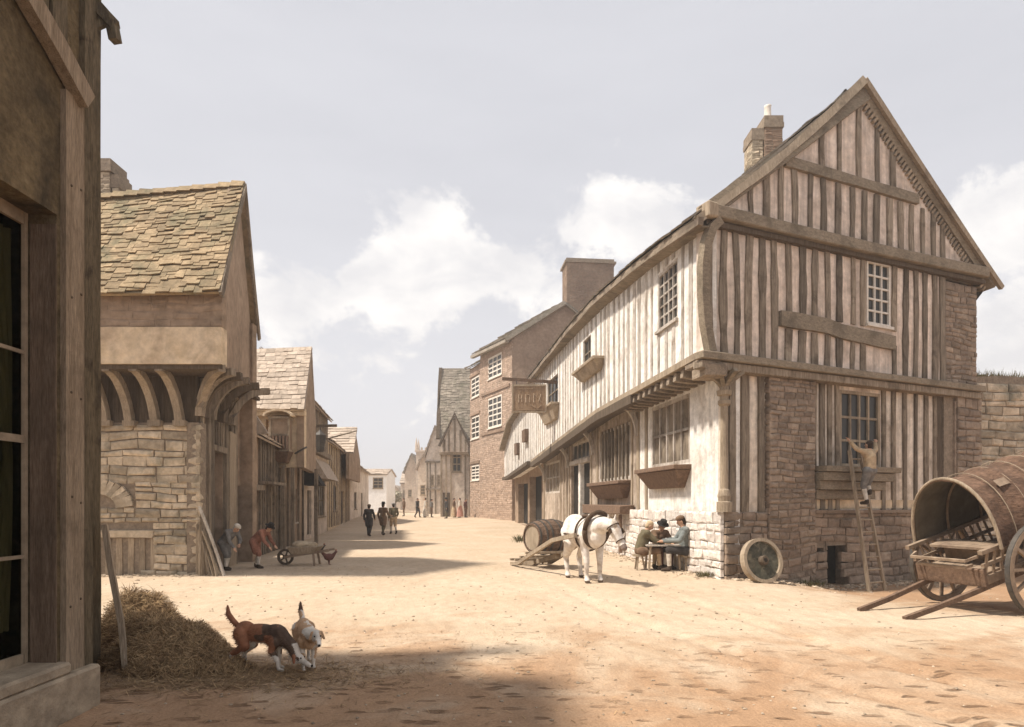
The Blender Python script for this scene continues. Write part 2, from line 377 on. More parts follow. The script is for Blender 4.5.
def bumps(x, y):
    if y > 40 or y < -8 or abs(x) > 22: return 0.0
    f = ss(40, 25, y)
    r = 0.012 * mn.noise(Vector((x * 2.2, y * 1.6, 0))) + 0.008 * mn.noise(Vector((x * 6, y * 5, 3)))
    # two cart ruts running from the lower right up the street
    for k in (0, 1.45):
        c = 3.6 + k - (y - 4) * .30 + .25 * sin(y * .5 + k); d = abs(x - c)
        if y < 16: r -= 0.06 * math.exp(-(d / .12) ** 2) * ss(17, 9, y) * (.55 + .45 * mn.noise(Vector((x, y * .7, 7)))); r += .018 * math.exp(-((d - .24) / .1) ** 2) * ss(17, 9, y)
    return r * f
def make_ground():
    ys = [-20, -8]; y = -5
    while y < 16: ys.append(y); y += .085 if y > 3 else .5
    while y < 60: ys.append(y); y += .085 + (y - 16) * .03
    while y < 700: ys.append(y); y *= 1.15
    xs = []; x = 0
    while x < 13: xs.append(x); x += .09
    while x < 700: xs.append(x); x += .2 + (x - 13) * .15
    xs = [-q for q in xs[:0:-1]] + xs; vs = []; nx = len(xs)
    for yy in ys:
        for xx in xs: vs.append((xx, yy, gz(xx, yy) + bumps(xx, yy)))
    fs = [(j * nx + i, j * nx + i + 1, (j + 1) * nx + i + 1, (j + 1) * nx + i) for j in range(len(ys) - 1) for i in range(nx - 1)]
    mb = MB(); mb.v = vs; mb.f = fs; mb.m = [0] * len(fs)
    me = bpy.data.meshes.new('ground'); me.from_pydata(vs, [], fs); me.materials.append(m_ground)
    me.polygons.foreach_set('use_smooth', [True] * len(fs)); o = bpy.data.objects.new('ground', me); S.collection.objects.link(o); o['kind'] = 'structure'
make_ground()

# ------------------------------------------------------------------ wall, masonry, roof and window builders
def wall(mb, fr, u0, u1, zb, zt, holes=(), n0=-.25, n1=0.0, step=2.0):
    """wall slab with openings; zb and zt are numbers or functions of u"""
    fb_ = zb if callable(zb) else (lambda u: zb); ft = zt if callable(zt) else (lambda u: zt)
    us = {u0, u1}
    for h in holes: us |= {h[0], h[1]}
    k = int((u1 - u0) / step)
    for i in range(1, k + 1): us.add(u0 + (u1 - u0) * i / (k + 1))
    us = sorted(u for u in us if u0 - 1e-6 <= u <= u1 + 1e-6)
    for a, b in zip(us, us[1:]):
        if b - a < 1e-5: continue
        c = (a + b) / 2; hs = sorted([(h[2], h[3]) for h in holes if h[0] < c < h[1]])
        lo = (fb_(a), fb_(b))
        for h in hs:
            if h[0] > min(lo): mb.fb(fr, a, b, lo[0], h[0], n0, n1, z1b=h[0], z0b=lo[1])
            lo = (h[1], h[1])
        mb.fb(fr, a, b, lo[0], ft(a), n0, n1, z1b=ft(b), z0b=lo[1])
def stones(mb, fr, u0, u1, z0, z1, n=0.0, rh=(.12, .26), sw=(.2, .55), holes=(), dep=.05, gap=.012, zb=None, sc=1.0, wob=.10):
    """coursed rubble: every stone a bevelled uneven block, on the face at n"""
    z = z0
    while z < z1 - .03:
        h = min(rnd(*rh), z1 - z)
        if z1 - z - h < rh[0] * .5: h = z1 - z
        u = u0
        while u < u1 - 1e-3:
            w = rnd(*sw) / sc
            if u1 - u - w < sw[0] * .5 / sc: w = u1 - u
            ok = True
            for q in holes:
                if u + w > q[0] and u < q[1] and z + h > q[2] and z < q[3]:
                    if u < q[0] - .06 / sc: w = q[0] - u
                    elif u + w > q[1] + .06 / sc and u > q[1] - .3: pass
                    else: ok = False; 
            if not ok:
                u += w; continue
            if zb is not None and z + h < zb(u): u += w; continue
            g = gap / sc; a, b, c, d = u + g, u + w - g, z + gap, z + h - gap; p = rnd(dep * .35, dep); e = min(.035, w * sc * .15, h * .2); es = e / sc
            jj = lambda s=.010: rnd(-s, s)
            WZ = lambda uu, zz: zz + wob * mn.noise(Vector((uu * sc * .9 + z0, zz * 1.3, n * 3))) * min(1, (zz - z0) * 3, (z1 - zz) * 3)
            ZZ = [WZ(a, c), WZ(b, c), WZ(b, d), WZ(a, d)]
            bk = [fr.at(a + jj(), ZZ[0] + jj(), n - .06), fr.at(b + jj(), ZZ[1] + jj(), n - .06), fr.at(b + jj(), ZZ[2] + jj(), n - .06), fr.at(a + jj(), ZZ[3] + jj(), n - .06)]
            md = [fr.at(a + jj(.016), ZZ[0] + jj(.016), n + p * .55), fr.at(b + jj(.016), ZZ[1] + jj(.016), n + p * .55), fr.at(b + jj(.016), ZZ[2] + jj(.016), n + p * .55), fr.at(a + jj(.016), ZZ[3] + jj(.016), n + p * .55)]
            ft = [fr.at(a + es * rnd(.6, 2), ZZ[0] + e * rnd(.6, 2), n + p + jj()), fr.at(b - es * rnd(.6, 2), ZZ[1] + e * rnd(.6, 2), n + p + jj()), fr.at(b - es * rnd(.6, 2), ZZ[2] - e * rnd(.6, 2), n + p + jj()), fr.at(a + es * rnd(.6, 2), ZZ[3] - e * rnd(.6, 2), n + p + jj())]
            mb.add(bk + md + ft, [(0, 1, 5, 4), (1, 2, 6, 5), (2, 3, 7, 6), (3, 0, 4, 7), (4, 5, 9, 8), (5, 6, 10, 9), (6, 7, 11, 10), (7, 4, 8, 11), (8, 9, 10, 11), (0, 3, 2, 1)])
            u += w
        z += h
def slates(mb, EL, ER, RL, RR, rows, sw=(.22, .42), th=.025, sag=0.0, rag=.02):
    EL, ER, RL, RR = map(Vector, (EL, ER, RL, RR)); nrm = (ER - EL).cross(RL - EL).normalized()
    if nrm.z < 0: nrm = -nrm
    def pt(s, t):
        p = EL.lerp(ER, s).lerp(RL.lerp(RR, s), t); p.z -= sag * sin(pi * s) * (.4 + .6 * t); return p
    wid = (ER - EL).length
    mb.add([pt(i / 8, k) - nrm * (.03 + .06 * q) for q in (0, 1) for k in (0, 1) for i in range(9)],
           [(i, i + 1, 10 + i, 9 + i) for i in range(8)] + [(18 + i, 27 + i, 28 + i, 19 + i) for i in range(8)] + [(i, 18 + i, 19 + i, i + 1) for i in range(8)] + [(9 + i, 10 + i, 28 + i, 27 + i) for i in range(8)] + [(0, 9, 27, 18), (8, 26, 35, 17)])
    for r in range(rows):
        t0 = r / rows; t1 = min(1.0, (r + 1.35) / rows); s = 0.0
        while s < 1 - 1e-4:
            w = rnd(*sw) / wid
            if 1 - s - w < .4 * sw[0] / wid: w = 1 - s
            a = s + .003 / wid; b = s + w - .006 / wid; lift = th * rnd(.9, 2.0); dd = rnd(-rag, rag) / max(.3, (RL - EL).length); t0_ = max(t0 + dd, -.02)
            p = [pt(a, t0_), pt(b, t0_ + rnd(-.3, .3) * rag / 3), pt(b, t1), pt(a, t1)]
            tl = rnd(-.008, .008)
            lo = [p[0] + nrm * (lift - th), p[1] + nrm * (lift - th + tl), p[2] - nrm * .0, p[3] - nrm * .0]
            hi = [p[0] + nrm * lift, p[1] + nrm * (lift + tl), p[2] + nrm * th * .5, p[3] + nrm * th * .5]
            mb.hexa([lo[0], lo[1], lo[2], lo[3], hi[0], hi[1], hi[2], hi[3]]); s += w
def window(parent, fr, u0, u1, z0, z1, cols, rows, n=0.0, rec=.12, fw=.07, mw=.03, fm=None, sill=True, k=1.0, pane=None, name='window', arch=False):
    """frame with glazing bars as the part, pane and sill its sub-parts. k = metres per unit of u"""
    fm = fm or m_plank; mb = MB(); f = fw / k; a = n - rec; bo = n - rec + .07
    mb.fb(fr, u0, u0 + f, z0, z1, a, bo); mb.fb(fr, u1 - f, u1, z0, z1, a, bo)
    mb.fb(fr, u0 + f, u1 - f, z0, z0 + fw, a, bo); mb.fb(fr, u0 + f, u1 - f, z1 - fw, z1, a, bo)
    for i in range(1, cols):
        u = lerp(u0 + f, u1 - f, i / cols); mb.fb(fr, u - mw / 2 / k, u + mw / 2 / k, z0 + fw, z1 - fw, a + .01, bo - .012)
    for i in range(1, rows):
        z = lerp(z0 + fw, z1 - fw, i / rows); mb.fb(fr, u0 + f, u1 - f, z - mw / 2, z + mw / 2, a + .015, bo - .018)
    w = mb.build(name, fm, parent)
    g = MB().fb(fr, u0 + f * .5, u1 - f * .5, z0 + fw * .5, z1 - fw * .5, a - .02, a + .012); g.build('pane', pane or m_glass, w)
    if sill: MB().fb(fr, u0 - .05 / k, u1 + .05 / k, z0 - .07, z0, n - rec, n + .06, j=.006).build('sill', fm, w)
    return w
def studs(mb, fr, us, z0, z1, w, n=0.0, dep=.035, k=1.0, lean=.02, jw=.12, skip=()):
    f0 = z0 if callable(z0) else (lambda u: z0); f1 = z1 if callable(z1) else (lambda u: z1)
    for u in us:
        ww = w * rnd(.75, 1.25); b = f0(u); t = f1(u)
        segs = [(b, t)]
        for q in skip:
            if q[0] - ww / 2 / k < u < q[1] + ww / 2 / k:
                ns = []
                for (x, y) in segs:
                    if q[2] > x and q[3] < y: ns += [(x, q[2]), (q[3], y)]
                    elif q[3] <= x or q[2] >= y: ns.append((x, y))
                    elif q[2] > x: ns.append((x, q[2]))
                    elif q[3] < y: ns.append((q[3], y))
                segs = ns
        ln = rnd(-lean, lean); bow = rnd(-lean, lean)
        for (x, y) in segs:
            if y - x < .12: continue
            m = max(2, int((y - x) / .45)); pts = []
            for i in range(m + 1):
                t_ = i / m; zz = lerp(x, y, t_); s = (zz - b) / max(.1, t - b)
                pts.append(fr.at(u + (ln * s + bow * sin(pi * s)) / k, zz, n + dep / 2 - .01))
            mb.sweep(pts, ww, dep + .02, side=fr.u, j=jw)
def chimney(parent, fr, u0, u1, d0, d1, z0, z1, mat, capp=.06, pots=(), pm=None, name='chimney'):
    mb = MB(); mb.fb(fr, u0, u1, z0, z1 - .35, d0, d1); mb.fb(fr, u0 - capp, u1 + capp, z1 - .35, z1 - .2, d0 - capp, d1 + capp)
    mb.fb(fr, u0 - .02, u1 + .02, z1 - .2, z1, d0 - .02, d1 + .02)
    mort = mb.build(name, [m_mortar], parent)
    st = MB(); kk = fr.u.length
    for (f2, a, b) in ((Fr((fr.at(u0, 0, d1).x, fr.at(u0, 0, d1).y), fr.u, 1), 0, (u1 - u0)),):
        f2.n = fr.n; stones(st, f2, a, b, z0, z1 - .36, 0, (.07, .08), (.2, .24), dep=.012, gap=.006)
    f3 = Fr((fr.at(u0, 0, d0).x, fr.at(u0, 0, d0).y), (fr.n.x, fr.n.y)); f3.n = -fr.u.normalized()
    stones(st, f3, 0, d1 - d0, z0, z1 - .36, 0, (.07, .08), (.2, .24), dep=.012, gap=.006)
    st.build('brickwork', mat, mort)
    for (pu, pn, r, hh) in pots:
        q = fr.at(pu, z1, pn); MB().tube([q, q + Vector((0, 0, hh * .1)), q + Vector((0, 0, hh * .2)), q + Vector((0, 0, hh * .9)), q + Vector((0, 0, hh))], [r * 1.2, r * 1.2, r, r * .85, r * 1.0], 12).build('chimney_pot', pm or m_wpaint, mort, smooth=True)
    return mort

# ================================================================== the large timber framed house on the right
SU = (-.148, 1.0)
FS = Fr((4.81, 14.3), SU, -1); FU = Fr((4.21, 13.9), SU, -1)
FG = Fr((4.81, 14.3), (.908, .419), 1); FGU = Fr((4.21, 13.9), (.908, .419), 1)
def pw(tab):
    def f(t):
        if t <= tab[0][0]: return tab[0][1]
        for (a, b), (c, d) in zip(tab, tab[1:]):
            if t <= c: return lerp(b, d, (t - a) / (c - a))
        return tab[-1][1]
    return f
zj = pw([(0, 4.93), (8, 4.83), (14, 4.42), (20, 3.98), (29, 3.45)])
ze = pw([(0, 7.62), (2.8, 7.95), (8, 8.28), (15.7, 8.4), (20.5, 8.25)])
zr = pw([(-.5, 7.75), (1.5, 8.02), (4, 8.30), (8, 8.60), (11, 8.62), (14.2, 8.52), (20.7, 8.35)])
TH = thing('timber_framed_house', 'great timber framed house with tall striped gable and limewashed jettied side', 'house', (4.81, 14.3, 0))
# ground storey towards the street
mb = MB(); hS = [(1.95, 4.6, 2.73, 4.5), (6.5, 10, 2.5, 4.35), (11.4, 14.5, 0.0, 3.4), (11.5, 14.4, 3.55, 4.3), (16.8, 20.2, 2.2, 3.8)]
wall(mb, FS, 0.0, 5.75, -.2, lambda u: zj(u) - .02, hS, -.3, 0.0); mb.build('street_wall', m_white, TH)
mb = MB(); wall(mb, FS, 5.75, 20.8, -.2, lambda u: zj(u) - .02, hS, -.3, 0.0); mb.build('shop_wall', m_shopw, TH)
mb = MB(); hU = [(1.5, 2.77, 6.15, 7.62), (9.2, 10.3, 6.75, 7.8), (14.6, 17, 6.2, 7.5)]
wall(mb, FU, 0.0, 20.5, lambda u: zj(u), ze, hU, -.25, 0.0); mb.build('upper_street_wall', m_white, TH)
mb = MB(); us = []; u = .25
while u < 20.4: us.append(u); u += rnd(.42, .62)
studs(mb, FU, us, lambda u: zj(u) + .02, lambda u: ze(u), .16, dep=.02, k=1.0, skip=[(a - .02, b + .02, c - .1, d + .05) for a, b, c, d in hU]); mb.build('upper_street_uprights', m_studl, TH)
for u in [5.0, 5.7, 6.3, 10.25, 11.15, 14.75, 15.3, 15.9, 16.5, 20.5]:
    mb = MB(); studs(mb, FS, [u], lambda u: 1.45 if u < 9 else .1, lambda u: zj(u) - .05, .17, dep=.04); mb.build('upright', m_plank, TH)
mb = MB(); studs(mb, FS, [6.75 + i * .4 for i in range(8)], 2.5, 4.35, .1, n=.0, dep=.06, jw=.2); mb.build('slatted_shutter', m_stud, TH)
# jetty: floor, joist ends, bressumer, knee braces
mb = MB()
for i in range(20):
    a, b = i * 1.03, (i + 1) * 1.03
    q = [FS.at(a, zj(a) - .03, -.1), FS.at(b, zj(b) - .03, -.1), FU.at(b, zj(b) - .03, -.03), FU.at(a, zj(a) - .03, -.03)]
    mb.hexa([p - Vector((0, 0, .06)) for p in q] + q)
mb.build('jetty_floor', m_dark, TH)
for i in range(12):
    u = .75 + i * .42; mb = MB(); mb.sweep([FS.at(u, zj(u) - .24, -.05), FS.at(u, zj(u) - .24, .36), FS.at(u, zj(u) - .2, .74)], .17, .2, side=FS.u, j=.06); mb.build('joist_end', m_raily, TH)
mb = MB(); pts = [FU.at(u, zj(u) - .02, .06) for u in [0.2 + i * .85 for i in range(25)]]
mb.sweep([p - Vector((0, 0, .17)) for p in pts[5:]], .22, .26, j=.08); mb.build('jetty_beam', m_dark, TH)
mb = MB(); mb.sweep([p + Vector((0, 0, .02)) for p in pts], .20, .15, j=.06); mb.build('drip_board', m_plank, TH)
for u in (5.75, 10.8, 14.9, 20.4):
    z = zj(u); mb = MB(); pts = []
    for i in range(9):
        a = i / 8 * pi / 2; pts.append(FS.at(u, z - 1.05 + .95 * sin(a), .03 + .6 * (1 - cos(a))))
    mb.sweep(pts, .13, .14, side=FS.u, j=.05); mb.build('knee_brace', m_studl, TH)
mb = MB(); mb.fb(FU, -.12, .75, 4.72, 4.97, -.3, .14, j=.012); mb.fb(FU, -.2, .5, 4.45, 4.70, -.4, .1, j=.012); mb.build('dragon_beam', m_raily, TH, bevel=.015)
# plinths
hP = [(3.1, 3.85, -.6, .66), (2.75, 3.0, .1, .62)]
mb = MB(); mb.mi = 1; mb.fb(FS, .3, 9.2, -.5, 1.50, -.1, .15, z1b=1.2); mb.mi = 0
stones(mb, FS, -.06, 9.2, -.3, 1.5, .17, (.13, .24), (.22, .55), dep=.05, gap=.008, zb=None); mb.build('street_plinth', [m_stonel, m_mortarl], TH)
mb = MB(); mb.mi = 1; wall(mb, FG, .02, 8.0, -.7, 1.46, hP, -.35, .05); mb.mi = 0
stones(mb, FG, -.12, 1.13, -.35, 1.5, .06, (.14, .25), (.25, .5), dep=.06); stones(mb, FG, 2.62, 8.0, -.55, 1.46, .06, (.14, .26), (.25, .6), holes=hP, dep=.06)
mb.fb(FG, 2.62, 8.0, 1.44, 1.53, -.1, .16, j=.012); mb.build('gable_plinth', [m_stoned, m_mortar], TH)
MB().fb(FG, 3.1, 3.85, -.6, .66, -.6, -.3).build('cellar_opening', m_deep, TH); MB().fb(FG, 2.7, 3.05, .0, .66, -.6, -.3).build('cellar_vent', m_deep, TH)
mb = MB(); mb.mi = 1; mb.fb(FG, 1.15, 2.6, -.6, 4.6, -.2, .12); mb.mi = 0
stones(mb, FG, 1.13, 2.62, -.35, 4.6, .12, (.10, .18), (.2, .42), dep=.045); 
f2 = Fr(FG.at(1.14, 0, -.1).xy, (-FG.n.x, -FG.n.y)); f2.n = -FG.u.normalized()
f2 = Fr(FG.at(1.14, 0, .14).xy, (-FG.n.x, -FG.n.y)); f2.n = -FG.u.normalized(); stones(mb, f2, 0, .3, -.35, 4.6, .0, (.10, .18), (.15, .25), dep=.03)
mb.build('brick_pier', [m_stoned, m_mortar], TH)
# ground storey of the gable
hG = [(3.6, 5.1, 2.6, 4.5)]
mb = MB(); wall(mb, FG, 0.02, 8.0, 1.4, 4.6, hG, -.3, 0.0); mb.build('gable_ground_wall', m_pale, TH)
mb = MB(); studs(mb, FG, [.12, .48, .98], 1.5, 4.62, .2, dep=.06, jw=.08); studs(mb, FG, [2.72, 2.98, 3.24, 3.5, 5.2, 5.62, 6.06, 6.5, 6.95, 7.3], 1.5, 4.62, .13, dep=.05, jw=.12)
mb.build('ground_uprights', m_stud, TH)
MB().fb(FG, 7.35, 8.02, .6, 4.6, .0, .045, j=.01).build('recess_shade_strip', m_dark, TH)  # flat dark strip on the wall, stands in for a shaded recess
w = window(TH, FG, 3.6, 5.1, 2.6, 4.5, 4, 3, n=.04, rec=.10, fw=.08, mw=.06, fm=m_plank, sill=False)
# heavy boarded sill under the gable window
mb = MB()
for i, (z0, z1, n1, cut) in enumerate([(2.46, 2.58, .42, 0), (2.24, 2.45, .34, .15), (2.02, 2.23, .24, .35), (1.80, 2.01, .14, .6)]):
    mb.fb(FG, 2.66, 5.35 - cut, z0, z1, .02, n1, j=.012)
mb.build('window_apron', m_red if False else m_rail, TH, bevel=.01)
mb = MB(); mb.fb(FG, 2.66, 6.6, 1.56, 1.78, -.02, .03); mb.build('plaster_strip', m_tan, TH)
# turned corner post with capital and spreading bracket
cp = FS.at(.0, 0, .10) + Vector((.02, -.02, 0))
def lathe(c, prof, n=14): return MB().tube([c + Vector((0, 0, z)) for z, r in prof], [r for z, r in prof], n)
post = lathe(cp, [(1.5, .17), (1.72, .17), (1.74, .13), (1.86, .15), (1.98, .12), (2.02, .09), (3.85, .085), (3.9, .14), (3.98, .14), (4.0, .10), (4.08, .10), (4.10, .16), (4.2, .17), (4.22, .1), (4.5, .11)]).build('corner_post', m_plank, TH, smooth=False)
mb = MB()
for dx, dy in ((-.45, -.12), (-.2, -.34), (.12, -.38), (.4, -.12)):
    pts = [cp + Vector((dx * (t ** 1.8), dy * (t ** 1.8), 4.18 + .42 * t)) for t in (0, .3, .6, .85, 1)]
    mb.sweep(pts, .1, .1, j=.05)
mb.build('post_bracket', m_rail, post)
# upper gable wall
hGU = [(5.15, 6.05, 6.2, 7.8)]
mb = MB(); wall(mb, FGU, 0.0, 8.3, 4.93, 7.95, hGU, -.3, 0.0); mb.build('gable_wall', m_pink, TH)
mb = MB(); usg = [.18, .5, .86, 1.22, 1.62, 2.0, 2.42, 2.86, 3.3, 3.72, 4.15, 4.6, 5.0, 6.2, 6.62, 7.02, 7.42, 7.85, 8.2]
studs(mb, FGU, usg, 4.95, 7.8, .175, dep=.045, skip=[(2.2, 6.15, 5.75, 6.12)], jw=.22, lean=.05); mb.build('gable_uprights', m_stud, TH)
mb = MB(); mb.sweep([FGU.at(2.15 + i * .5, 5.96 - .02 * i * (i > 3), .035) for i in range(9)], .36, .12, side=(0, 0, 1), j=.05); mb.build('middle_rail', m_rail, TH)
mb = MB(); mb.sweep([FGU.at(-.1 + i * 1.0, 7.98 + .015 * i - .05 * sin(i * .314), .14) for i in range(11)], .24, .27, side=FGU.n, j=.05); mb.build('tie_beam', m_rail, TH, bevel=.02)
mb = MB(); mb.sweep([FGU.at(-.1 + i * 1.0, 7.74 + .015 * i, .06) for i in range(11)], .16, .10, side=FGU.n, j=.1); mb.build('tie_beam_moulding', m_dark, TH)
mb = MB(); mb.fb(FGU, -.18, .12, 7.80, 8.12, -.1, .3, j=.02); mb.build('tie_beam_end', m_plank, TH, bevel=.03)
mb = MB(); mb.sweep([FGU.at(.22, 7.82, .16), FGU.at(.02, 7.62, .14), FGU.at(-.08, 7.3, .10), FGU.at(-.12, 6.8, .06), FGU.at(-.10, 6.2, .04), FGU.at(-.04, 5.6, .03), FGU.at(.10, 4.97, .04)], .2, .18, side=FGU.u, j=.05); mb.build('corner_brace', m_rail, TH)
mb = MB(); mb.sweep([FGU.at(-.3 + i * 1.0, 4.86, .12) for i in range(11)], .3, .16, side=FGU.n, j=.04); mb.build('jetty_moulding', m_rail, TH, bevel=.015)
mb = MB(); mb.sweep([FGU.at(-.25 + i * 1.0, 4.68, .02) for i in range(11)], .3, .17, side=FGU.n, j=.05); mb.build('lower_jetty_beam', m_stud, TH, bevel=.015)
window(TH, FGU, 5.15, 6.05, 6.2, 7.8, 3, 5, n=.03, rec=.08, fw=.06, mw=.045, fm=m_wpaint)
# stone piers at the far right end of the gable
mb = MB(); mb.mi = 1; mb.fb(FGU, 8.3, 9.75, -.6, 7.75, -.6, -.02); mb.mi = 0
stones(mb, FGU, 8.3, 9.75, 4.98, 7.75, -.02, (.11, .2), (.22, .5), dep=.05); stones(mb, FGU, 8.75, 9.85, -.5, 4.6, .05, (.12, .24), (.22, .5), dep=.07); mb.fb(FGU, 8.7, 9.8, -.5, 4.5, -.5, .03)
mb.build('stone_pier', [m_stoned, m_mortar], TH)
# gable triangle
def tri(mb, fr, pts, n0, n1):
    a = [fr.at(u, z, n1) for u, z in pts]; b = [fr.at(u, z, n0) for u, z in pts]; k = len(pts)
    mb.add(a + b, [tuple(range(k)), tuple(range(k, 2 * k))[::-1]] + [(i, k + i, k + (i + 1) % k, (i + 1) % k) for i in range(k)])
mb = MB(); tri(mb, FGU, [(-.2, 7.9), (10.1, 7.9), (10.0, 8.35), (5.0, 12.0), (-.1, 8.05)], -.25, -.005); mb.build('gable_triangle', m_pink, TH)
rk = lambda u: min(8.05 + (u + .1) * .775, 12.0 - (u - 5) * .73) - .12
mb = MB(); us2 = [1.3, 1.75, 2.2, 2.65, 3.15, 3.6, 4.1, 4.6, 5.05, 5.5, 6.0, 6.45, 6.9, 7.35, 7.8, 8.2]
studs(mb, FGU, us2, 8.1, lambda u: min(rk(u), 9.5), .16, dep=.045, jw=.14, lean=.03); studs(mb, FGU, [3.55, 4.15, 4.85, 5.55, 6.15], 9.72, rk, .16, dep=.045, jw=.14, lean=.03)
mb.build('gable_top_uprights', m_stud, TH)
mb = MB(); mb.sweep([FGU.at(2.3 + i * .8, 9.62 + .01 * i, .03) for i in range(7)], .24, .12, side=(0, 0, 1), j=.08); mb.build('collar_beam', m_rail, TH)
mb = MB(); mb.sweep([FGU.at(-.1 + i * 1.02, 7.93 + i * .79, .07) for i in range(6)], .36, .12, side=(-.6, 0, 1), j=.06); mb.sweep([FGU.at(10.0 - i * 1.0, 8.15 + i * .745, .07) for i in range(6)], .3, .12, side=(.6, 0, 1), j=.06)
mb.build('principal_rafters', m_rail, TH)
# roof
ridge = lambda s: Vector((8.62, 16.0, 12.15)) + Vector((SU[0], SU[1], 0)) * s
mb = MB(); es = [-.2, 1.5, 4, 8, 11, 14.2, 17.5, 20.7]
for a, b in zip(es, es[1:]):
    slates(mb, FU.at(a, zr(a), .38), FU.at(b, zr(b), .38), ridge(a), ridge(b), 14, th=.035, rag=.05)
er = lambda s: Vector((13.75, 18.4, 7.9)) + Vector((SU[0], SU[1], 0)) * s
for a, b in ((-.2, 10), (10, 20.7)): slates(mb, er(a), er(b), ridge(a), ridge(b), 14, th=.035, rag=.05)
roof = mb.build('roof', m_slateg, TH)
A, B_, C_ = FU.at(-.25, zr(-.3) - .06, .3), ridge(-.28) - Vector((0, 0, .05)), er(-.25) + Vector((.1, 0, -.1))
mb = MB(); mb.sweep([A.lerp(B_, i / 8) - Vector((0, 0, .16 * sin(pi * i / 8))) for i in range(9)], .19, .07, side=(-.6, 0, 1), j=.2); mb.build('bargeboard', m_plank, roof)
mb = MB(); mb.sweep([B_.lerp(C_, i / 8) - Vector((0, 0, .04 * sin(pi * i / 8))) for i in range(9)], .12, .10, side=(.6, 0, 1), j=.08); mb.build('bargeboard', m_plank, roof)
mb = MB(); B2 = B_ - FGU.n * .16 - Vector((.12, 0, .22)); C2 = C_ - FGU.n * .16 - Vector((.42, .1, .12))
for i in range(52):
    p = B2.lerp(C2, (i + .8) / 53); d = (C2 - B2).normalized(); mb.sweep([p - d * .035, p + d * .035], .17, .2, side=(.6, 0, 1), j=.2)
mb.build('verge_blocks', m_plank, roof)
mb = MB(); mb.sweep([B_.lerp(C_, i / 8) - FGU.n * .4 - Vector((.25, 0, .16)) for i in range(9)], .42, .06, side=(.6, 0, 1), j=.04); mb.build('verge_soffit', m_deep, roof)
mb = MB()
for a, b in zip(es[1:], es[2:]): mb.beam(FU.at(a, zr(a) - .13, .3), FU.at(b, zr(b) - .13, .3), .12, .16, seg=4, bow=.02, j=.1)
mb.beam(FU.at(-.4, zr(-.4) - .13, .3), FU.at(1.5, zr(1.5) - .13, .3), .12, .16, seg=4, j=.1); mb.build('eaves_board', m_raily, roof)
mb = MB()
for i in range(24):
    u, v = -.2 + i * .87, -.2 + (i + 1) * .87; q = [FU.at(u, ze(u) + .02, -.1), FU.at(v, ze(v) + .02, -.1), FU.at(v, zr(v) - .16, .36), FU.at(u, zr(u) - .16, .36)]
    mb.hexa([p - Vector((0, 0, .04)) for p in q] + q)
mb.build('soffit', m_rail, roof)
# hidden sides close the volume
mb = MB(); FB = Fr((13.2, 18.2), SU, 1); wall(mb, FB, 0, 20, -.4, 8.2, (), -.25, 0); FE = Fr(FU.at(20.2, 0, -.9).xy, (.908, .2), -1)
tri(mb, FE, [(0, .2), (9, .2), (9, 8.2), (4.6, 11.9), (0, 8.6)], -.2, 0); mb.build('back_wall', m_brownpl, TH)
# windows and openings of the street side
for (a, b, c, d), (co, ro) in ((hS[0], (5, 2)), (hS[1], (7, 1)), (hS[4], (4, 2))):
    wd = window(TH, FS, a, b, c, d, co, ro, n=.05, rec=.12, fw=.09, mw=.07, fm=m_studl, sill=False, pane=m_stud)
for (u0, u1, zt) in ((1.9, 4.75, 2.72), (6.4, 10.1, 2.48)):
    mb = MB(); 
    q = lambda u, z, n: FS.at(u, z, n)
    mb.hexa([q(u0 + .35, zt - .62, .0), q(u1 - .35, zt - .62, .0), q(u1 - .35, zt - .62, .16), q(u0 + .35, zt - .62, .16), q(u0, zt - .17, .0), q(u1, zt - .17, .0), q(u1, zt - .17, .42), q(u0, zt - .17, .42)])
    mb.fb(FS, u0 - .04, u1 + .04, zt - .16, zt - .04, 0, .48, j=.01); mb.build('window_corbel', m_red, TH, bevel=.012)
mb = MB(); mb.fb(FS, 6.0, 10.6, 1.33, 1.62, .05, .52, j=.03, z1b=1.62); mb.fb(FS, 9.95, 10.1, .1, 1.33, .2, .3, j=.01); mb.fb(FS, 6.4, 6.52, .1, 1.33, .3, .4, j=.01); mb.build('shop_bench', m_red, TH, bevel=.015)
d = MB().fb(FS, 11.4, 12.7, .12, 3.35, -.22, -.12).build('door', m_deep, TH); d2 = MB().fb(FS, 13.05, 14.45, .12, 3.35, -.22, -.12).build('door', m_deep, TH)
MB().fb(FS, 12.72, 13.03, .0, 3.4, -.25, .05, j=.01).build('door_post', m_white, TH); MB().fb(FS, 11.4, 14.5, 3.36, 3.54, -.2, .1, j=.01).build('door_lintel', m_studl, TH)
window(TH, FS, 11.5, 14.4, 3.55, 4.3, 4, 1, n=.0, rec=.12, fw=.08, mw=.06, fm=m_studl, sill=False)
for dd, uu in ((d, 12.55), (d2, 13.2)): MB().ell(FS.at(uu, 1.6, -.1), .05).build('handle', m_iron, dd)
window(TH, FU, 1.5, 2.77, 6.15, 7.62, 4, 5, n=.02, rec=.1, fw=.07, mw=.045, fm=m_studl)
window(TH, FU, 9.2, 10.3, 6.75, 7.8, 2, 2, n=.02, rec=.14, fw=.06, mw=.04, fm=m_stud, sill=False)
window(TH, FU, 14.6, 17, 6.2, 7.5, 3, 2, n=.02, rec=.14, fw=.07, mw=.05, fm=m_stud, sill=False)
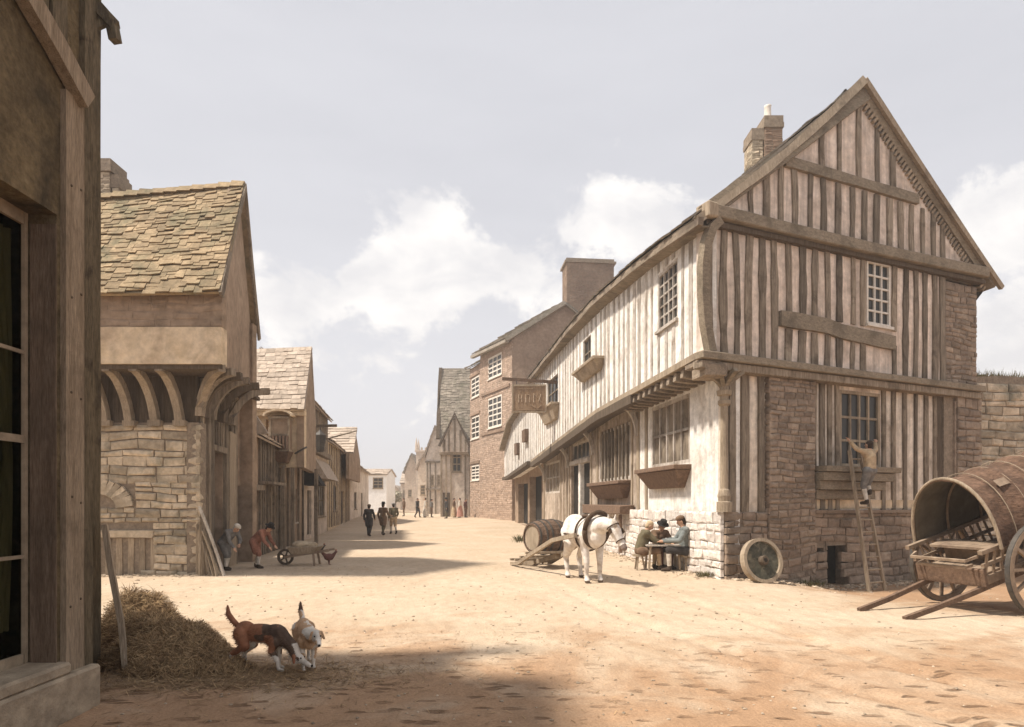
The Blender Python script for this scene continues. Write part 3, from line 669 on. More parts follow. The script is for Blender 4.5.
for (a, b, c, dd) in ((7.5, 10.4, 6.22, 6.62), (14.3, 17.3, 5.45, 6.15)):
    mb = MB(); q = lambda u, z, n: FU.at(u, z, n)
    mb.hexa([q(a + .3, c, .0), q(b - .3, c, .0), q(b - .3, c, .14), q(a + .3, c, .14), q(a, dd - .1, .0), q(b, dd - .1, .0), q(b, dd - .1, .36), q(a, dd - .1, .36)])
    mb.fb(FU, a - .05, b + .05, dd - .1, dd, 0, .42, j=.01); mb.build('window_shelf', m_plank, TH, bevel=.01)
# chimney
FC = Fr((7.15, 19.0), (1, 0), 1)
chimney(TH, FC, .36, .88, -.75, .0, 11.0, 13.2, m_bricksh, capp=.035, pots=((.58, -.35, .11, .5),))
chimney(TH, FC, .0, .33, -.7, -.05, 10.8, 12.85, m_stone, capp=.03)

# ------------------------------------------------------------------ lower timber house beyond it
LH = thing('lower_timber_house', 'smaller pale boarded house joined to the far end of the timber framed house', 'house', tuple(FS.at(24, .2)))
zt2 = pw([(20.8, 7.7), (28.5, 7.0), (29.5, 6.6), (32.5, 5.5)])
mb = MB(); wall(mb, FU, 20.75, 32.5, lambda u: zj(u), zt2, (), -4, -.05, step=1.2); mb.build('upper_wall', m_white, LH)
mb = MB(); us = [21 + i * .62 for i in range(18)]; studs(mb, FU, us, lambda u: zj(u), lambda u: zt2(u) - .05, .17, n=-.05, dep=.03); mb.build('uprights', m_studl, LH)
mb = MB(); wall(mb, FS, 20.85, 31, .1, lambda u: zj(u), [(21.3, 25.2, .3, 3.3), (25.8, 29.6, .3, 3.0)], -.4, 0); mb.build('street_wall', m_brownpl, LH)
MB().fb(FS, 21.2, 25.3, .1, 3.4, -.5, -.42).build('shop_opening', m_deep, LH); MB().fb(FS, 25.7, 29.7, .1, 3.1, -.5, -.42).build('shop_opening', m_deep, LH)
mb = MB(); mb.sweep([FU.at(u, zj(u) - .05, .12) for u in (20.9, 23, 25, 27, 29, 31)], .4, .2, j=.08); mb.build('pent_board', m_dark, LH)
mb = MB(); mb.sweep([FU.at(u, zt2(u) + .05, .1) for u in (20.8, 23, 25, 28.5, 29.5, 32.6)], .5, .14, j=.08); mb.build('eaves_board', m_rail, LH)
mb = MB(); pa = [FU.at(u, zt2(u) + .1, .2) for u in (20.8, 28.5, 32.5)]; pb = [FU.at(u, zt2(u) + 1.2, -3.9) for u in (20.8, 28.5, 32.5)]
for i in range(2): slates(mb, pa[i], pa[i + 1], pb[i], pb[i + 1], 8, th=.03)
mb.build('roof', m_slateg, LH)
MB().fb(FU, 22.3, 23.3, 5.2, 5.9, -.05, .2, j=.02).build('shutter', m_red, LH); MB().fb(FU, 25.4, 26.2, 4.7, 5.4, -.05, .18, j=.02).build('shutter', m_red, LH)

# inn sign on its pole
SG = thing('hanging_inn_sign', 'brown square inn sign with worn pale lettering hung from a long pole over the street', 'sign', (2.0, 29.0, 0))
m_sign = M('worn_sign_board', (.22, .145, .09), (.32, .22, .14), 2.5, bump=.4, bscale=14, stretch=(4, 4, 1))
m_faded = M('faded_sign_paint', (.42, .32, .22), (.54, .42, .31), 5, bump=.2, bscale=20)
mb = MB(); mb.beam((2.35, 29.3, 7.2), (-.45, 28.95, 7.32), .12, .13, seg=5, bow=.03, j=.06); mb.build('sign_pole', m_red, SG)
mb = MB(); mb.box(.06, 1.5, 28.95, 29.01, 5.85, 6.98); bd = mb.build('sign_board', m_sign, SG)
mb = MB(); mb.box(.0, 1.56, 28.92, 29.04, 6.98, 7.06); mb.box(.0, 1.56, 28.92, 29.04, 5.79, 5.85); mb.box(.0, .06, 28.93, 29.03, 5.85, 6.98); mb.box(1.5, 1.56, 28.93, 29.03, 5.85, 6.98); mb.build('sign_frame', m_plank, SG)
mb = MB(); mb.tube([(.2, 28.98, 7.05), (.2, 29.0, 7.28)], .02, 6); mb.tube([(1.4, 28.98, 7.05), (1.4, 29.1, 7.2)], .02, 6); mb.build('sign_hooks', m_iron, SG)
mb = MB(); y = 28.94
for (a, b, c, dd, w) in [(.32, 6.86, .95, 6.88, .035), (.3, 6.25, .3, 6.62, .05), (.44, 6.27, .44, 6.6, .045), (.3, 6.44, .44, 6.44, .035), (.62, 6.25, .62, 6.62, .05), (.80, 6.25, .80, 6.6, .035), (.62, 6.6, .78, 6.6, .035), (.98, 6.25, .98, 6.66, .045), (1.0, 6.64, 1.12, 6.5, .04), (1.3, 6.62, 1.2, 6.3, .05), (1.2, 6.45, 1.32, 6.25, .04), (.82, 6.15, 1.1, 5.98, .04), (1.15, 5.98, 1.35, 6.14, .04), (.25, 5.9, 1.4, 5.92, .03)]:
    mb.beam((a, y, b), (c, y + .002, dd), w, .012, side=(0, 1, 0) if False else None, seg=2, j=.25)
mb.build('worn_lettering', m_faded, bd)

# ------------------------------------------------------------------ tall brick house with chimney
BH = thing('brick_house', 'three storey brown brick house with white sash windows and a massive chimney', 'house', (0, 47, .4))
f1 = Fr((0, 47), (-2.6, 5.5), -1); f2 = Fr((-2.6, 52.5), (-1.0, 2.6), -1); fgb = Fr((0, 47), (9, 1.0), 1)
k1 = f1.u.length; k2 = f2.u.length
for (fr, hs, zt, kk) in ((f1, [(.30, .74, 11.5, 13.2), (.30, .74, 7.6, 10.0)], 13.9, k1), (f2, [(.1, .9, 10.6, 12.3), (.1, .9, 7.1, 9.0), (.1, .9, 3.6, 4.9)], 13.2, k2)):
    mb = MB(); mb.mi = 1; wall(mb, fr, 0, 1, 0, zt, hs, -.3, 0, step=9); mb.mi = 0; stones(mb, fr, 0, 1, 0, zt, 0, (.14, .16), (.3, .5) if kk > 4 else (.25, .4), holes=[(a - .03, b + .03, c - .1, d + .05) for a, b, c, d in hs], dep=.02, gap=.008, sc=kk, wob=.02); mb.build('front_wall', [m_brick, m_brickgable], BH)
    for h in hs: window(BH, fr, *h, 3 if kk > 4 else 2, 5 if h[3] - h[2] > 2.2 else 4, n=.02, rec=.1, fw=.14, mw=.11, fm=m_wpaint, k=kk)
mb = MB()
for z in (10.35, 7.15): mb.fb(f1, .05, .95, z, z + .2, 0, .1)
for z in (12.4, 9.1, 5.0): mb.fb(f2, .05, .98, z, z + .2, 0, .08)
mb.build('string_course', m_bricksh, BH)
mb = MB(); tri(mb, fgb, [(0, .0), (1, .0), (1, 12.8), (.43, 16.55), (0, 13.85)], -.3, 0); mb.build('gable_wall', m_brickgable, BH)  # darker brick than the sunlit fronts: the gable's shade is in its colour
e0, e1, r0, r1 = Vector((-.35, 46.75, 13.75)), Vector((-3.3, 52.9, 13.95)), Vector((3.9, 47.1, 16.5)), Vector((2.3, 52.6, 17.2))
mb = MB(); slates(mb, e0, e1, r0, r1, 8, (.5, .9), th=.09, rag=.1); slates(mb, (8.8, 47.6, 12.8), (7.5, 53, 12.8), r0, r1, 8, (.5, .9), th=.09)
slates(mb, (-2.9, 52.4, 13.1), (-4.1, 55.6, 13.3), (-.6, 53.5, 14.6), (-1.6, 56, 14.6), 4, (.5, .9), th=.09)
rf = mb.build('roof', m_slateg, BH); mb = MB(); mb.sweep([e0 + Vector((-.1, 0, -.12)), r0 + Vector((0, -.1, -.08))], .30, .3, side=(-.5, 0, 1)); mb.sweep([e0 - Vector((0, 0, .2)), e1 - Vector((0, 0, .2))], .3, .22); mb.build('eaves_board', m_slateg, rf)
FCb = Fr((4.1, 48.0), (1, .1), 1); chimney(BH, FCb, 0, 3.6, -1.8, 0, 14.5, 20.1, m_brickgable, capp=.15)
mb = MB(); mb.box(-3.0, 8.5, 56.5, 56.8, 0, 12.5); mb.box(8.5, 8.8, 48, 56.5, 0, 12.5); mb.build('back_wall', m_brickgable, BH)

# ------------------------------------------------------------------ steep roofed house, tower and the far row on the right
def far_house(name, label, x0, x1, y0, y1, zg, zeave, zridge, wallm, roofm, front_eave=True, wins=(), doors=(), rows=8, overh=.25, cat='house', sm=1.0):
    t = thing(name, label, cat, ((x0 + x1) / 2, y0, zg)); fr = Fr((x0, y0), (1, 0), 1); hs = [(a, b, c, d) for a, b, c, d in wins]
    mb = MB(); wall(mb, fr, 0, x1 - x0, zg - .4, zeave, hs, -.25, 0, step=50)
    ym = (y0 + y1) / 2
    fs_ = Fr((x1, y0), (0, 1), 1); fl = Fr((x0, y0), (0, 1), -1)
    if front_eave:
        for f in (fs_, fl): tri(mb, f, [(.26, zg - .4), (y1 - y0 - .21, zg - .4), (y1 - y0 - .21, zeave), ((y1 - y0) / 2, zridge - .1), (.26, zeave)], -.25, -.004)
    else:
        xm = (x0 + x1) / 2 - x0; tri(mb, fr, [(0, zeave), (x1 - x0, zeave), (xm, zridge)], -.25, 0)
        for f in (fs_, fl): wall(mb, f, .26, y1 - y0 - .21, zg - .4, zeave, (), -.25, -.004, step=50)
    mb.box(x0, x1, y1 - .2, y1, zg - .4, zeave); mb.build('wall', wallm, t); mb = MB()
    if front_eave:
        slates(mb, (x0 - overh * .6, y0 - overh, zeave - .1), (x1 + overh * .6, y0 - overh, zeave - .1), (x0 - overh * .6, ym, zridge), (x1 + overh * .6, ym, zridge), rows, (.35 * sm, .8 * sm), th=.05 * sm, rag=.06)
        slates(mb, (x0 - overh * .6, y1 + overh, zeave - .1), (x1 + overh * .6, y1 + overh, zeave - .1), (x0 - overh * .6, ym, zridge), (x1 + overh * .6, ym, zridge), rows, (.35 * sm, .8 * sm), th=.05 * sm)
    else:
        xm = (x0 + x1) / 2
        slates(mb, (x0 - overh, y0 - overh, zeave - .1), (x0 - overh, y1, zeave - .1), (xm, y0 - overh, zridge), (xm, y1, zridge), rows, (.35 * sm, .8 * sm), th=.05 * sm)
        slates(mb, (x1 + overh, y0 - overh, zeave - .1), (x1 + overh, y1, zeave - .1), (xm, y0 - overh, zridge), (xm, y1, zridge), rows, (.35 * sm, .8 * sm), th=.05 * sm)
    mb.build('roof', roofm, t)
    for a, b, c, d in wins: window(t, fr, a, b, c, d, 2, 3, n=.02, rec=.1, fw=.12, mw=.09, fm=m_plank)
    for a, b, c, d in doors: MB().fb(fr, a, b, c, d, 0, .06).build('door', m_dark, t)
    return t, fr
t, fr = far_house('steep_roofed_house', 'narrow pale house under a very steep slate roof, left of the brick house', -6.25, -3.7, 56, 60, .5, 7.4, 13.9, m_farc, m_slateg, wins=[(1.0, 1.85, 4.4, 6.4)], doors=[(.2, .9, .5, 2.6)], rows=26, sm=.6)
mb = MB(); mb.sweep([(-6.45, 55.7, 7.3), (-6.5, 56.6, 9.6), (-6.5, 57.6, 12.4), (-6.45, 58, 13.9)], .3, .3); mb.build('bargeboard', m_dark, t)
mb = MB(); mb.box(-6.3, -3.7, 55.5, 55.98, 5.9, 6.1); [mb.box(-6.25 + i * .42, -6.13 + i * .42, 55.93, 55.99, .5, 5.9) for i in range(7) if i not in (3, 4)]; mb.build('timber_rail', m_plank, t)
fb_ = Fr((-6.2, 55.4), (1, 0), 1); mb = MB(); tri(mb, fb_, [(.1, 6.1), (2.4, 6.1), (2.4, 6.9), (1.25, 9.3), (.1, 6.9)], -1.2, 0); mb.build('front_gable', m_farc, t)
mb = MB(); mb.sweep([(-6.3, 55.3, 6.6), (-4.95, 55.3, 9.45), (-3.65, 55.3, 6.6)], .3, .2, side=(0, 1, 0)); mb.build('gable_bargeboards', m_dark, t)
for u in (.35, .75, 1.25, 1.75, 2.15):
    mb = MB(); studs(mb, fb_, [u], 6.15, lambda u: 9.0 - abs(u - 1.25) * 2, .14, dep=.06); mb.build('upright', m_stud, t)
t, fr = far_house('cream_house', 'cream gabled house between the church tower and the steep roofed house', -9.4, -7.4, 70, 80, .5, 6.8, 10.2, m_farc, m_tile, front_eave=False, wins=[(.5, .9, 3.6, 4.8), (1.2, 1.6, 3.6, 4.8)])
mb = MB(); studs(mb, fr, [.15, .45, 1.05, 1.7, 1.95], .5, 6.2, .13, dep=.06); mb.fb(fr, 0, 2, 3.1, 3.3, 0, .25); mb.fb(fr, -.1, 2.1, 6.1, 6.3, 0, .15); mb.build('timber_frame', m_stud, t)
t = thing('church_tower', 'square tan church tower with corner pinnacles at the far end of the street', 'tower', (-13.2, 95, .5))
fr = Fr((-14.25, 95), (1, 0), 1); mb = MB(); wall(mb, fr, 0, 2.2, 0, 9.3, [(.35, 1.0, 5.0, 8.2), (1.3, 1.85, 7.2, 8.3)], -.3, 0, step=50); mb.box(-14.25, -12.05, 97, 97.3, 0, 9.3); mb.box(-14.25, -13.95, 95.3, 97, 0, 9.3); mb.box(-12.35, -12.05, 95.3, 97, 0, 9.3); mb.box(-13.9, -12.4, 95.35, 96.9, 8.9, 9.2); mb.build('wall', m_far, t)
mb = MB(); mb.box(-14.4, -11.9, 94.85, 97.45, 9.3, 9.55)
for i in range(4): mb.box(-14.1 + i * .58, -13.85 + i * .58, 94.9, 95.15, 9.55, 9.95)
mb.build('parapet', m_far, t)
for x in (-14.2, -12.1):
    for y in (95.1, 97.2): mb = MB(); mb.tube([(x, y, 9.55), (x, y, 10.4), (x, y, 11.4)], [.22, .2, .02], 6); mb.build('pinnacle', m_far, t)
for a, b, c, d in ((.35, 1.0, 5.0, 8.2), (1.3, 1.85, 7.2, 8.3)): MB().fb(fr, a, b, c, d, -.6, -.35).build('belfry_opening', m_red, t)
far_house('distant_cottage', 'small tan cottage immediately left of the church tower', -19.5, -17.0, 112, 118, .5, 5.2, 7.4, m_far, m_tile, wins=[(.4, 1.0, 2.5, 4)], sm=2, rows=5)
far_house('distant_cottage', 'brown timbered cottage with a steep gable between the road end and the tower', -16.6, -14.4, 99, 108, .5, 6.4, 9.4, m_far, m_slateg, front_eave=False, wins=[(.5, 1.1, 2.6, 3.8)], sm=2, rows=5)
far_house('distant_cottage', 'tiny pale gabled cottage farthest away, leftmost of the far row right of the road', -24.5, -21.5, 125, 132, .5, 3.4, 5.2, m_far, m_tile, front_eave=False, wins=[(.8, 1.6, 1.8, 2.8)], sm=2, rows=5)
far_house('distant_cottage', 'low cream cottage front in the gap in front of the church tower', -10.9, -9.5, 74, 90, .5, 5.6, 7.4, m_farc, m_tile, front_eave=False, wins=[(.3, .9, 2.6, 3.8)], sm=1.5, rows=5)

# ------------------------------------------------------------------ stone house, upper left
SH = thing('stone_house', 'stone house with mossy slate roof and ochre upper storey on curved brackets', 'house', (-7.36, 15.1, 0))
FL = Fr((-12.5, 15.1), (1, 0), 1); xr = 12.5 - 7.36; SL = (-.146, 1.0); FLs = Fr((-7.36, 15.1), SL, 1)
gh = [(1.85, 3.45, -.1, .86), (1.9, 3.3, 1.08, 1.2)]
mb = MB(); mb.mi = 1; wall(mb, FL, 0, xr, -.2, 3.6, [], -.3, -.03, step=50); mb.mi = 0
arch = (2.55, 1.55, 1.05)
stones(mb, FL, 0, xr, -.1, 1.35, -.03, (.12, .24), (.25, .6), holes=[(2.55, 4.02, -.2, .87), (2.5, 3.9, 1.05, 1.2)], dep=.07)
stones(mb, FL, 0, 1.75, 1.35, 2.15, -.03, (.1, .2), (.2, .5), dep=.06); stones(mb, FL, 3.6, xr, 1.35, 2.2, -.03, (.14, .26), (.3, .6), dep=.07); stones(mb, FL, 1.75, 3.6, 1.35, 1.6, -.03, (.1, .13), (.2, .4), dep=.05)
stones(mb, FL, 0, xr, 2.15, 3.55, -.03, (.13, .26), (.3, .75), dep=.07)
for i in range(15):
    a = pi * (i + .5) / 15; c = (2.75, 1.45); p0 = FL.at(c[0] + .42 * cos(a), c[1] + .16 + .3 * sin(a), .0); p1 = FL.at(c[0] + .82 * cos(a), c[1] + .18 + .62 * sin(a), .0)
    mb.sweep([p0, p1], .115, .1, side=(sin(a), 0, -cos(a)) if False else (-sin(a), 0, cos(a)), j=.15)
mb.mi = 1; mb.fb(FLs, .02, .35, -.2, 3.6, -.3, -.03); mb.mi = 0; stones(mb, FLs, -.02, .36, -.1, 3.55, -.03, (.13, .26), (.3, .4), dep=.06); mb.fb(FLs, .3, .36, -.1, 4.7, -.2, -.02); sw = mb.build('stone_wall', [m_stone, m_mortar], SH)
mb = MB(); mb.fb(FL, 2.45, 4.05, .88, 1.06, -.05, .06, j=.015); mb.build('window_lintel', m_stone, SH)
MB().fb(FL, 2.55, 4.02, -.1, .87, -.28, -.18).build('grille_recess', m_deep, SH)
mb = MB(); [mb.fb(FL, 2.62 + i * .27, 2.76 + i * .27, -.05, .87, -.12, .0, j=.012) for i in range(6)]; mb.build('cellar_grille', m_plank, SH)
MB().fb(FL, 2.5, 3.9, 1.05, 1.2, -.2, -.05).build('dark_slot', m_deep, SH)
# street side of the ground storey
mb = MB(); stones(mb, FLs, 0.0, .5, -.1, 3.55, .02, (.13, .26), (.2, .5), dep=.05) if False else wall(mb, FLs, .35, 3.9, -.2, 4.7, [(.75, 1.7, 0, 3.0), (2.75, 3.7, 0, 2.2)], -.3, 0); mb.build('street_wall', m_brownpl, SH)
mb = MB(); studs(mb, FLs, [.42, .66, 1.85, 2.3, 2.65, 3.8], 0, 4.65, .2, dep=.1, jw=.1); studs(mb, FLs, [.85, 1.05, 1.25, 1.45, 1.65], 3.05, 4.65, .08, dep=.06); mb.build('street_posts', m_stud, SH)
mb = MB(); mb.fb(FLs, 1.95, 2.6, 0, 3.6, .0, .12, j=.02); mb.build('boarding', m_plank, SH)
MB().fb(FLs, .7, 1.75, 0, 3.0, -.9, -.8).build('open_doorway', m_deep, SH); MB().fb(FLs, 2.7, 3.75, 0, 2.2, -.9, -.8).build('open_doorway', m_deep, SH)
mb = MB(); mb.fb(FLs, .68, 1.78, 3.0, 3.15, -.1, .12, j=.01); mb.build('door_lintel', m_stud, SH)
# jettied upper storey
FLU = Fr((-12.5, 14.3), (1, 0), 1); xu = 12.5 - 6.48; FLUs = Fr((-6.48, 14.3), (-.262, 1), 1)
mb = MB(); wall(mb, FLU, 0, xu, 4.8, 5.62, (), -.25, .05, step=50); mb.build('ochre_plaster_band', m_tan, SH)
mb = MB(); wall(mb, FLU, 0, xu - .02, 5.62, 6.6, (), -.25, 0, step=50); stones(mb, FLU, 0, xu, 5.64, 6.45, 0, (.14, .2), (.3, .6), dep=.02, gap=.006); mb.build('upper_front_wall', m_brownpl, SH)  # brown under the eaves: their shade is put into the wall colour
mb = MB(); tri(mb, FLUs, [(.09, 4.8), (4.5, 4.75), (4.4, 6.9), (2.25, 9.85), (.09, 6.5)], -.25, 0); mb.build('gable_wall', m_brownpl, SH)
mb = MB(); mb.hexa([(-12.5, 14.3, 4.7), (-6.48, 14.3, 4.7), (-7.4, 18.8, 4.7), (-12.5, 18.8, 4.7), (-12.5, 14.3, 4.79), (-6.48, 14.3, 4.79), (-7.4, 18.8, 4.79), (-12.5, 18.8, 4.79)]); mb.build('jetty_floor', m_dark, SH)
mb = MB(); mb.box(-12.5, -7.5, 18.5, 18.8, 0, 6.9); mb.box(-12.5, -12.3, 15.1, 18.5, 0, 6.8); mb.build('back_wall', m_brownpl, SH)
for X in (-9.55, -8.98, -8.38, -7.8, -10.2, -10.8):
    mb = MB(); pts = []
    for i in range(9):
        a = i / 8 * pi / 2; pts.append((X - .12 * sin(a), 15.12 - .72 * (1 - cos(a)) - .08, 3.62 + 1.12 * sin(a)))
    mb.sweep(pts, .17, .17, side=(1, 0, 0), j=.05); mb.fb(FL, X + 12.5 - .14, X + 12.5 + .14, 3.5, 3.64, -.05, .14, j=.01); mb.build('bracket', m_plank, SH)
mb = MB()
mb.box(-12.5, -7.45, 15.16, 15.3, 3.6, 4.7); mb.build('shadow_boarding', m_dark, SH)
for i, (dx, dy, m_) in enumerate(((.86, -.74, m_plank), (.92, -.3, m_stud), (.9, .2, m_dark), (.84, .8, m_stud), (.8, 1.5, m_dark), (.76, 2.3, m_stud))):
    mb = MB(); st = Vector((-7.36, 15.1 + max(0, dy) * .75, 3.75 - .0 * i)); pts = []
    for k in range(9):
        a = k / 8 * pi / 2; pts.append(st + Vector((dx * (1 - cos(a)), (dy - max(0, dy) * .75) * (1 - cos(a)), .98 * sin(a))))
    mb.sweep(pts, .16, .17, j=.05); mb.build('corner_bracket', m_, SH)
mb = MB(); EL, ER, RL, RR = Vector((-12.6, 14.0, 6.32)), Vector((-6.38, 14.0, 6.35)), Vector((-12.8, 16.6, 9.45)), Vector((-6.93, 16.6, 9.98))
slates(mb, EL, ER, RL, RR, 24, (.14, .40), th=.028, sag=.08, rag=.09)
slates(mb, (-12.6, 19.1, 6.6), (-7.6, 19.1, 6.8), RL, RR, 14, (.2, .5), th=.03); 
for i in range(17): mb.hexa([Vector(p) + Vector((-12.7 + i * .34, 16.6, 9.50 + i * .030)) for p in [(0, -.16, -.12), (.33, -.16, -.12), (.33, .16, -.12), (0, .16, -.12), (0, -.03, .06 + rnd(-.02, .02)), (.33, -.03, .06), (.33, .03, .06), (0, .03, .06)]])
rf = mb.build('roof', m_slate, SH)
mb = MB(); mb.sweep([ER + Vector((.02, .0, -.1)), ER.lerp(RR, .5) + Vector((-.03, 0, -.14)), RR + Vector((.02, 0, -.08)), (-7.24, 17.8, 8.4), (-7.58, 19.2, 6.6)], .06, .16, side=(1, 0, 0), j=.1); mb.build('verge_board', m_stud, rf)
FCs = Fr((-11.3, 17.0), (1, 0), 1); chimney(SH, FCs, 0, .62, -.7, 0, 9.0, 10.85, m_stone); chimney(SH, FCs, .64, .82, -.6, -.05, 9.0, 10.45, m_stone, capp=.02)

# ------------------------------------------------------------------ left row beyond: boarded shop, bay window house and the rest
LX = lambda y: -7.36 - .146 * (y - 15.1)
def row_house(name, label, y0, y1, zt, wallm, holes, dep=4.0, zg=0.0):
    t = thing(name, label, 'house', (LX(y0), y0, gz(LX(y0), y0))); fr = Fr((LX(y0), y0), SL, 1)
    mb = MB(); wall(mb, fr, 0, y1 - y0, -.2, zt, holes, -.25, 0, step=50); mb.build('street_wall', wallm, t)
    mb = MB(); x = LX(y0) - .26; mb.box(x - dep, x, y0 + .01, y0 + .2, -.2, zt); mb.box(LX(y1) - .26 - dep, LX(y1) - .26, y1 - .2, y1, -.2, zt); mb.box(x - dep, x - dep + .2, y0 + .2, y1 - .2, -.2, zt); mb.build('end_wall', wallm, t)
    return t, fr
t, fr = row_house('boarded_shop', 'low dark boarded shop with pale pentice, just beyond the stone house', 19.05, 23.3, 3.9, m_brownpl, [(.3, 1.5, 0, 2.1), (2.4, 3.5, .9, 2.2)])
mb = MB(); studs(mb, fr, [.15, 1.6, 1.95, 2.25, 2.7, 3.1, 3.6, 4.1], 0, 3.85, .14, dep=.07, skip=[(.3, 1.5, 0, 2.1)]); mb.build('street_posts', m_stud, t)
MB().fb(fr, .25, 1.55, 0, 2.2, -.9, -.8).build('open_doorway', m_deep, t); MB().fb(fr, 2.35, 3.55, .85, 2.25, -.2, -.1).build('shutter', m_plank, t)
mb = MB(); mb.fb(fr, .2, 1.6, 2.1, 2.26, -.1, .2, j=.02); mb.fb(fr, 1.5, 3.4, 2.3, 2.4, -.1, .5, j=.02); mb.build('door_hood', m_stud, t)
mb = MB(); slates(mb, fr.at(-.05, 3.78, .32), fr.at(3.9, 3.72, .28), fr.at(-.05, 4.9, -1.2), fr.at(3.9, 4.7, -1.2), 7, th=.03); mb.build('roof', m_tile, t)
mb = MB(); mb.box(LX(19.05) - .0, -7.3, 19.0, 19.12, 3.72, 4.7) if False else None
tri(mb, Fr((LX(19.05) - .9, 18.95), (1, 0), 1), [(0, 3.75), (1.62, 3.75), (1.25, 4.3), (.6, 4.75), (0, 4.75)], -.1, 0); mb.build('pentice_end', m_tile, t)

BW = thing('bay_window_house', 'plastered house with steep pale roof and an arched hanging bay window', 'house', (-8.6, 23.4, 0))
fr = Fr((-12.5, 23.4), (1, 0), 1); xr2 = 12.5 - 7.6
mb = MB(); wall(mb, fr, 0, xr2, 3.0, 5.15, [(3.5, 4.2, 3.75, 4.75)], -.25, 0, step=50); mb.build('upper_front_wall', m_tan, BW)
fs_ = Fr((-7.6, 23.4), (-.21, 1), 1); mb = MB(); tri(mb, fs_, [(0, 3.0), (4.4, 3.0), (4.4, 5.2), (2.2, 7.8), (0, 5.15)], -.25, 0); mb.build('gable_wall', m_brownpl, BW)
mb = MB(); slates(mb, (-12.6, 23.1, 5.05), (-7.5, 23.1, 5.1), (-12.6, 25.6, 7.75), (-8.0, 25.6, 7.95), 14, (.25, .45), th=.025, rag=.04); slates(mb, (-12.6, 28.1, 5.1), (-8.6, 28.1, 5.1), (-12.6, 25.6, 7.75), (-8.0, 25.6, 7.95), 10, (.3, .5), th=.025); mb.build('roof', m_tile, BW)
mb = MB(); mb.fb(fr, 0, xr2 + .08, 4.88, 5.02, -.02, .2, j=.01); mb.fb(fr, 2.2, xr2 + .05, 5.03, 5.12, -.02, .26, j=.01); mb.build('cornice', m_tan, BW)
lo = Fr((LX(23.5), 23.5), SL, 1); mb = MB(); wall(mb, lo, 0, 5.0, -.2, 3.2, [(.5, 1.4, 0, 2.3), (2.6, 3.6, .9, 2.3)], -.25, 0, step=50); mb.fb(fr, 0, 12.5 + LX(23.5), -.2, 3.05, -.4, -.12); mb.build('street_wall', m_brownpl, BW)
MB().fb(lo, .5, 1.4, 0, 2.3, -.22, -.15).build('door', m_dark, BW); window(BW, lo, 2.6, 3.6, .9, 2.3, 3, 3, n=.0, fm=m_studl)
mb = MB(); studs(mb, lo, [.1, 1.6, 2.4, 3.8, 4.8], 0, 3.2, .16, dep=.08); mb.build('uprights', m_stud, BW)
for X, Y in ((-8.85, 23.3), (-8.3, 23.25), (-8.05, 23.5), (-8.1, 26.5)): MB().beam((X, Y, 0), (X, Y, 3.1), .13, .13, seg=4, bow=.02, j=.08).build('post', m_stud, BW)
by = MB(); by.box(-8.72, -7.98, 22.9, 23.38, 3.55, 3.62); by.box(-8.72, -7.98, 22.9, 23.38, 4.72, 4.8)
for x in (-8.70, -8.04): by.box(x, x + .06, 22.92, 22.98, 3.62, 4.72)
by.box(-8.64, -8.04, 22.93, 22.97, 4.12, 4.18); bay = by.build('bay_window', m_plank, BW)
MB().box(-8.67, -8.03, 23.0, 23.36, 3.62, 4.72).build('pane', m_brownpl, bay)
mb = MB(); mb.hexa([(-8.55, 23.1, 3.15), (-8.15, 23.1, 3.15), (-8.15, 23.38, 3.15), (-8.55, 23.38, 3.15), (-8.72, 22.86, 3.55), (-7.98, 22.86, 3.55), (-7.98, 23.38, 3.55), (-8.72, 23.38, 3.55)])
for i in range(6): mb.box(-8.70 + i * .125, -8.63 + i * .125, 22.85, 22.93, 3.62, 4.1)
mb.build('balustrade', m_red, bay)
mb = MB(); mb.sweep([(-8.35 - .5 * cos(a), 22.95, 4.8 + .22 * sin(a)) for a in [pi * i / 8 for i in range(9)]], .4, .07, side=(0, 1, 0)); mb.build('arched_hood', m_tan, bay)
mb = MB(); mb.beam((-7.90, 23.3, 3.5), (-7.35, 22.9, 3.7), .05, .05, seg=2); mb.build('iron_arm', m_iron, BW)

t, fr = row_house('tall_shop', 'tan shop house with black awning and poles sticking out over the road', 28.6, 36.0, 6.5, m_far, [(1.0, 2.2, .2, 2.3), (3.4, 6.6, 1.0, 3.4)])
mb = MB(); a0, a1 = fr.at(-.1, 6.5, .3), fr.at(7.5, 6.3, .3); slates(mb, a0, a1, fr.at(-.1, 8.6, -1.8), fr.at(7.5, 8.1, -1.8), 9, (.4, .8), th=.04); mb.build('roof', m_tile, t)
f3 = Fr((LX(28.6) - 4.2, 28.6), (1, 0), 1); mb = MB(); tri(mb, f3, [(0, 5.5), (4.2, 6.4), (2.3, 8.5), (0, 8.5)], -.25, 0); mb.build('gable_wall', m_brownpl, t)
mb = MB(); mb.sweep([fr.at(u, 4.25, .12) for u in (0, 2, 4, 6, 7.4)], .3, .25, j=.06); mb.build('jetty_beam', m_stud, t); mb = MB(); studs(mb, fr, [.2 + i * .55 for i in range(14)], 4.4, 6.4, .16, dep=.05); mb.build('uprights', m_stud, t); window(t, fr, 2.2, 3.4, 4.7, 5.9, 3, 3, n=.08, fm=m_plank, mw=.05); window(t, fr, 3.4, 6.6, 1.0, 3.4, 4, 3, fm=m_stud, mw=.06); MB().fb(fr, 1.0, 2.2, .2, 2.3, -.2, -.12).build('door', m_dark, t)
mb = MB(); mb.beam(fr.at(.2, 5.15, 0), fr.at(.1, 5.2, 1.45), .11, .11, seg=3, j=.1); mb.build('pole', m_dark, t)
mb = MB(); mb.beam(fr.at(4.5, 4.9, 0), fr.at(3.5, 5.35, 2.0), .06, .06, seg=3, j=.1); mb.build('pole', m_stud, t)
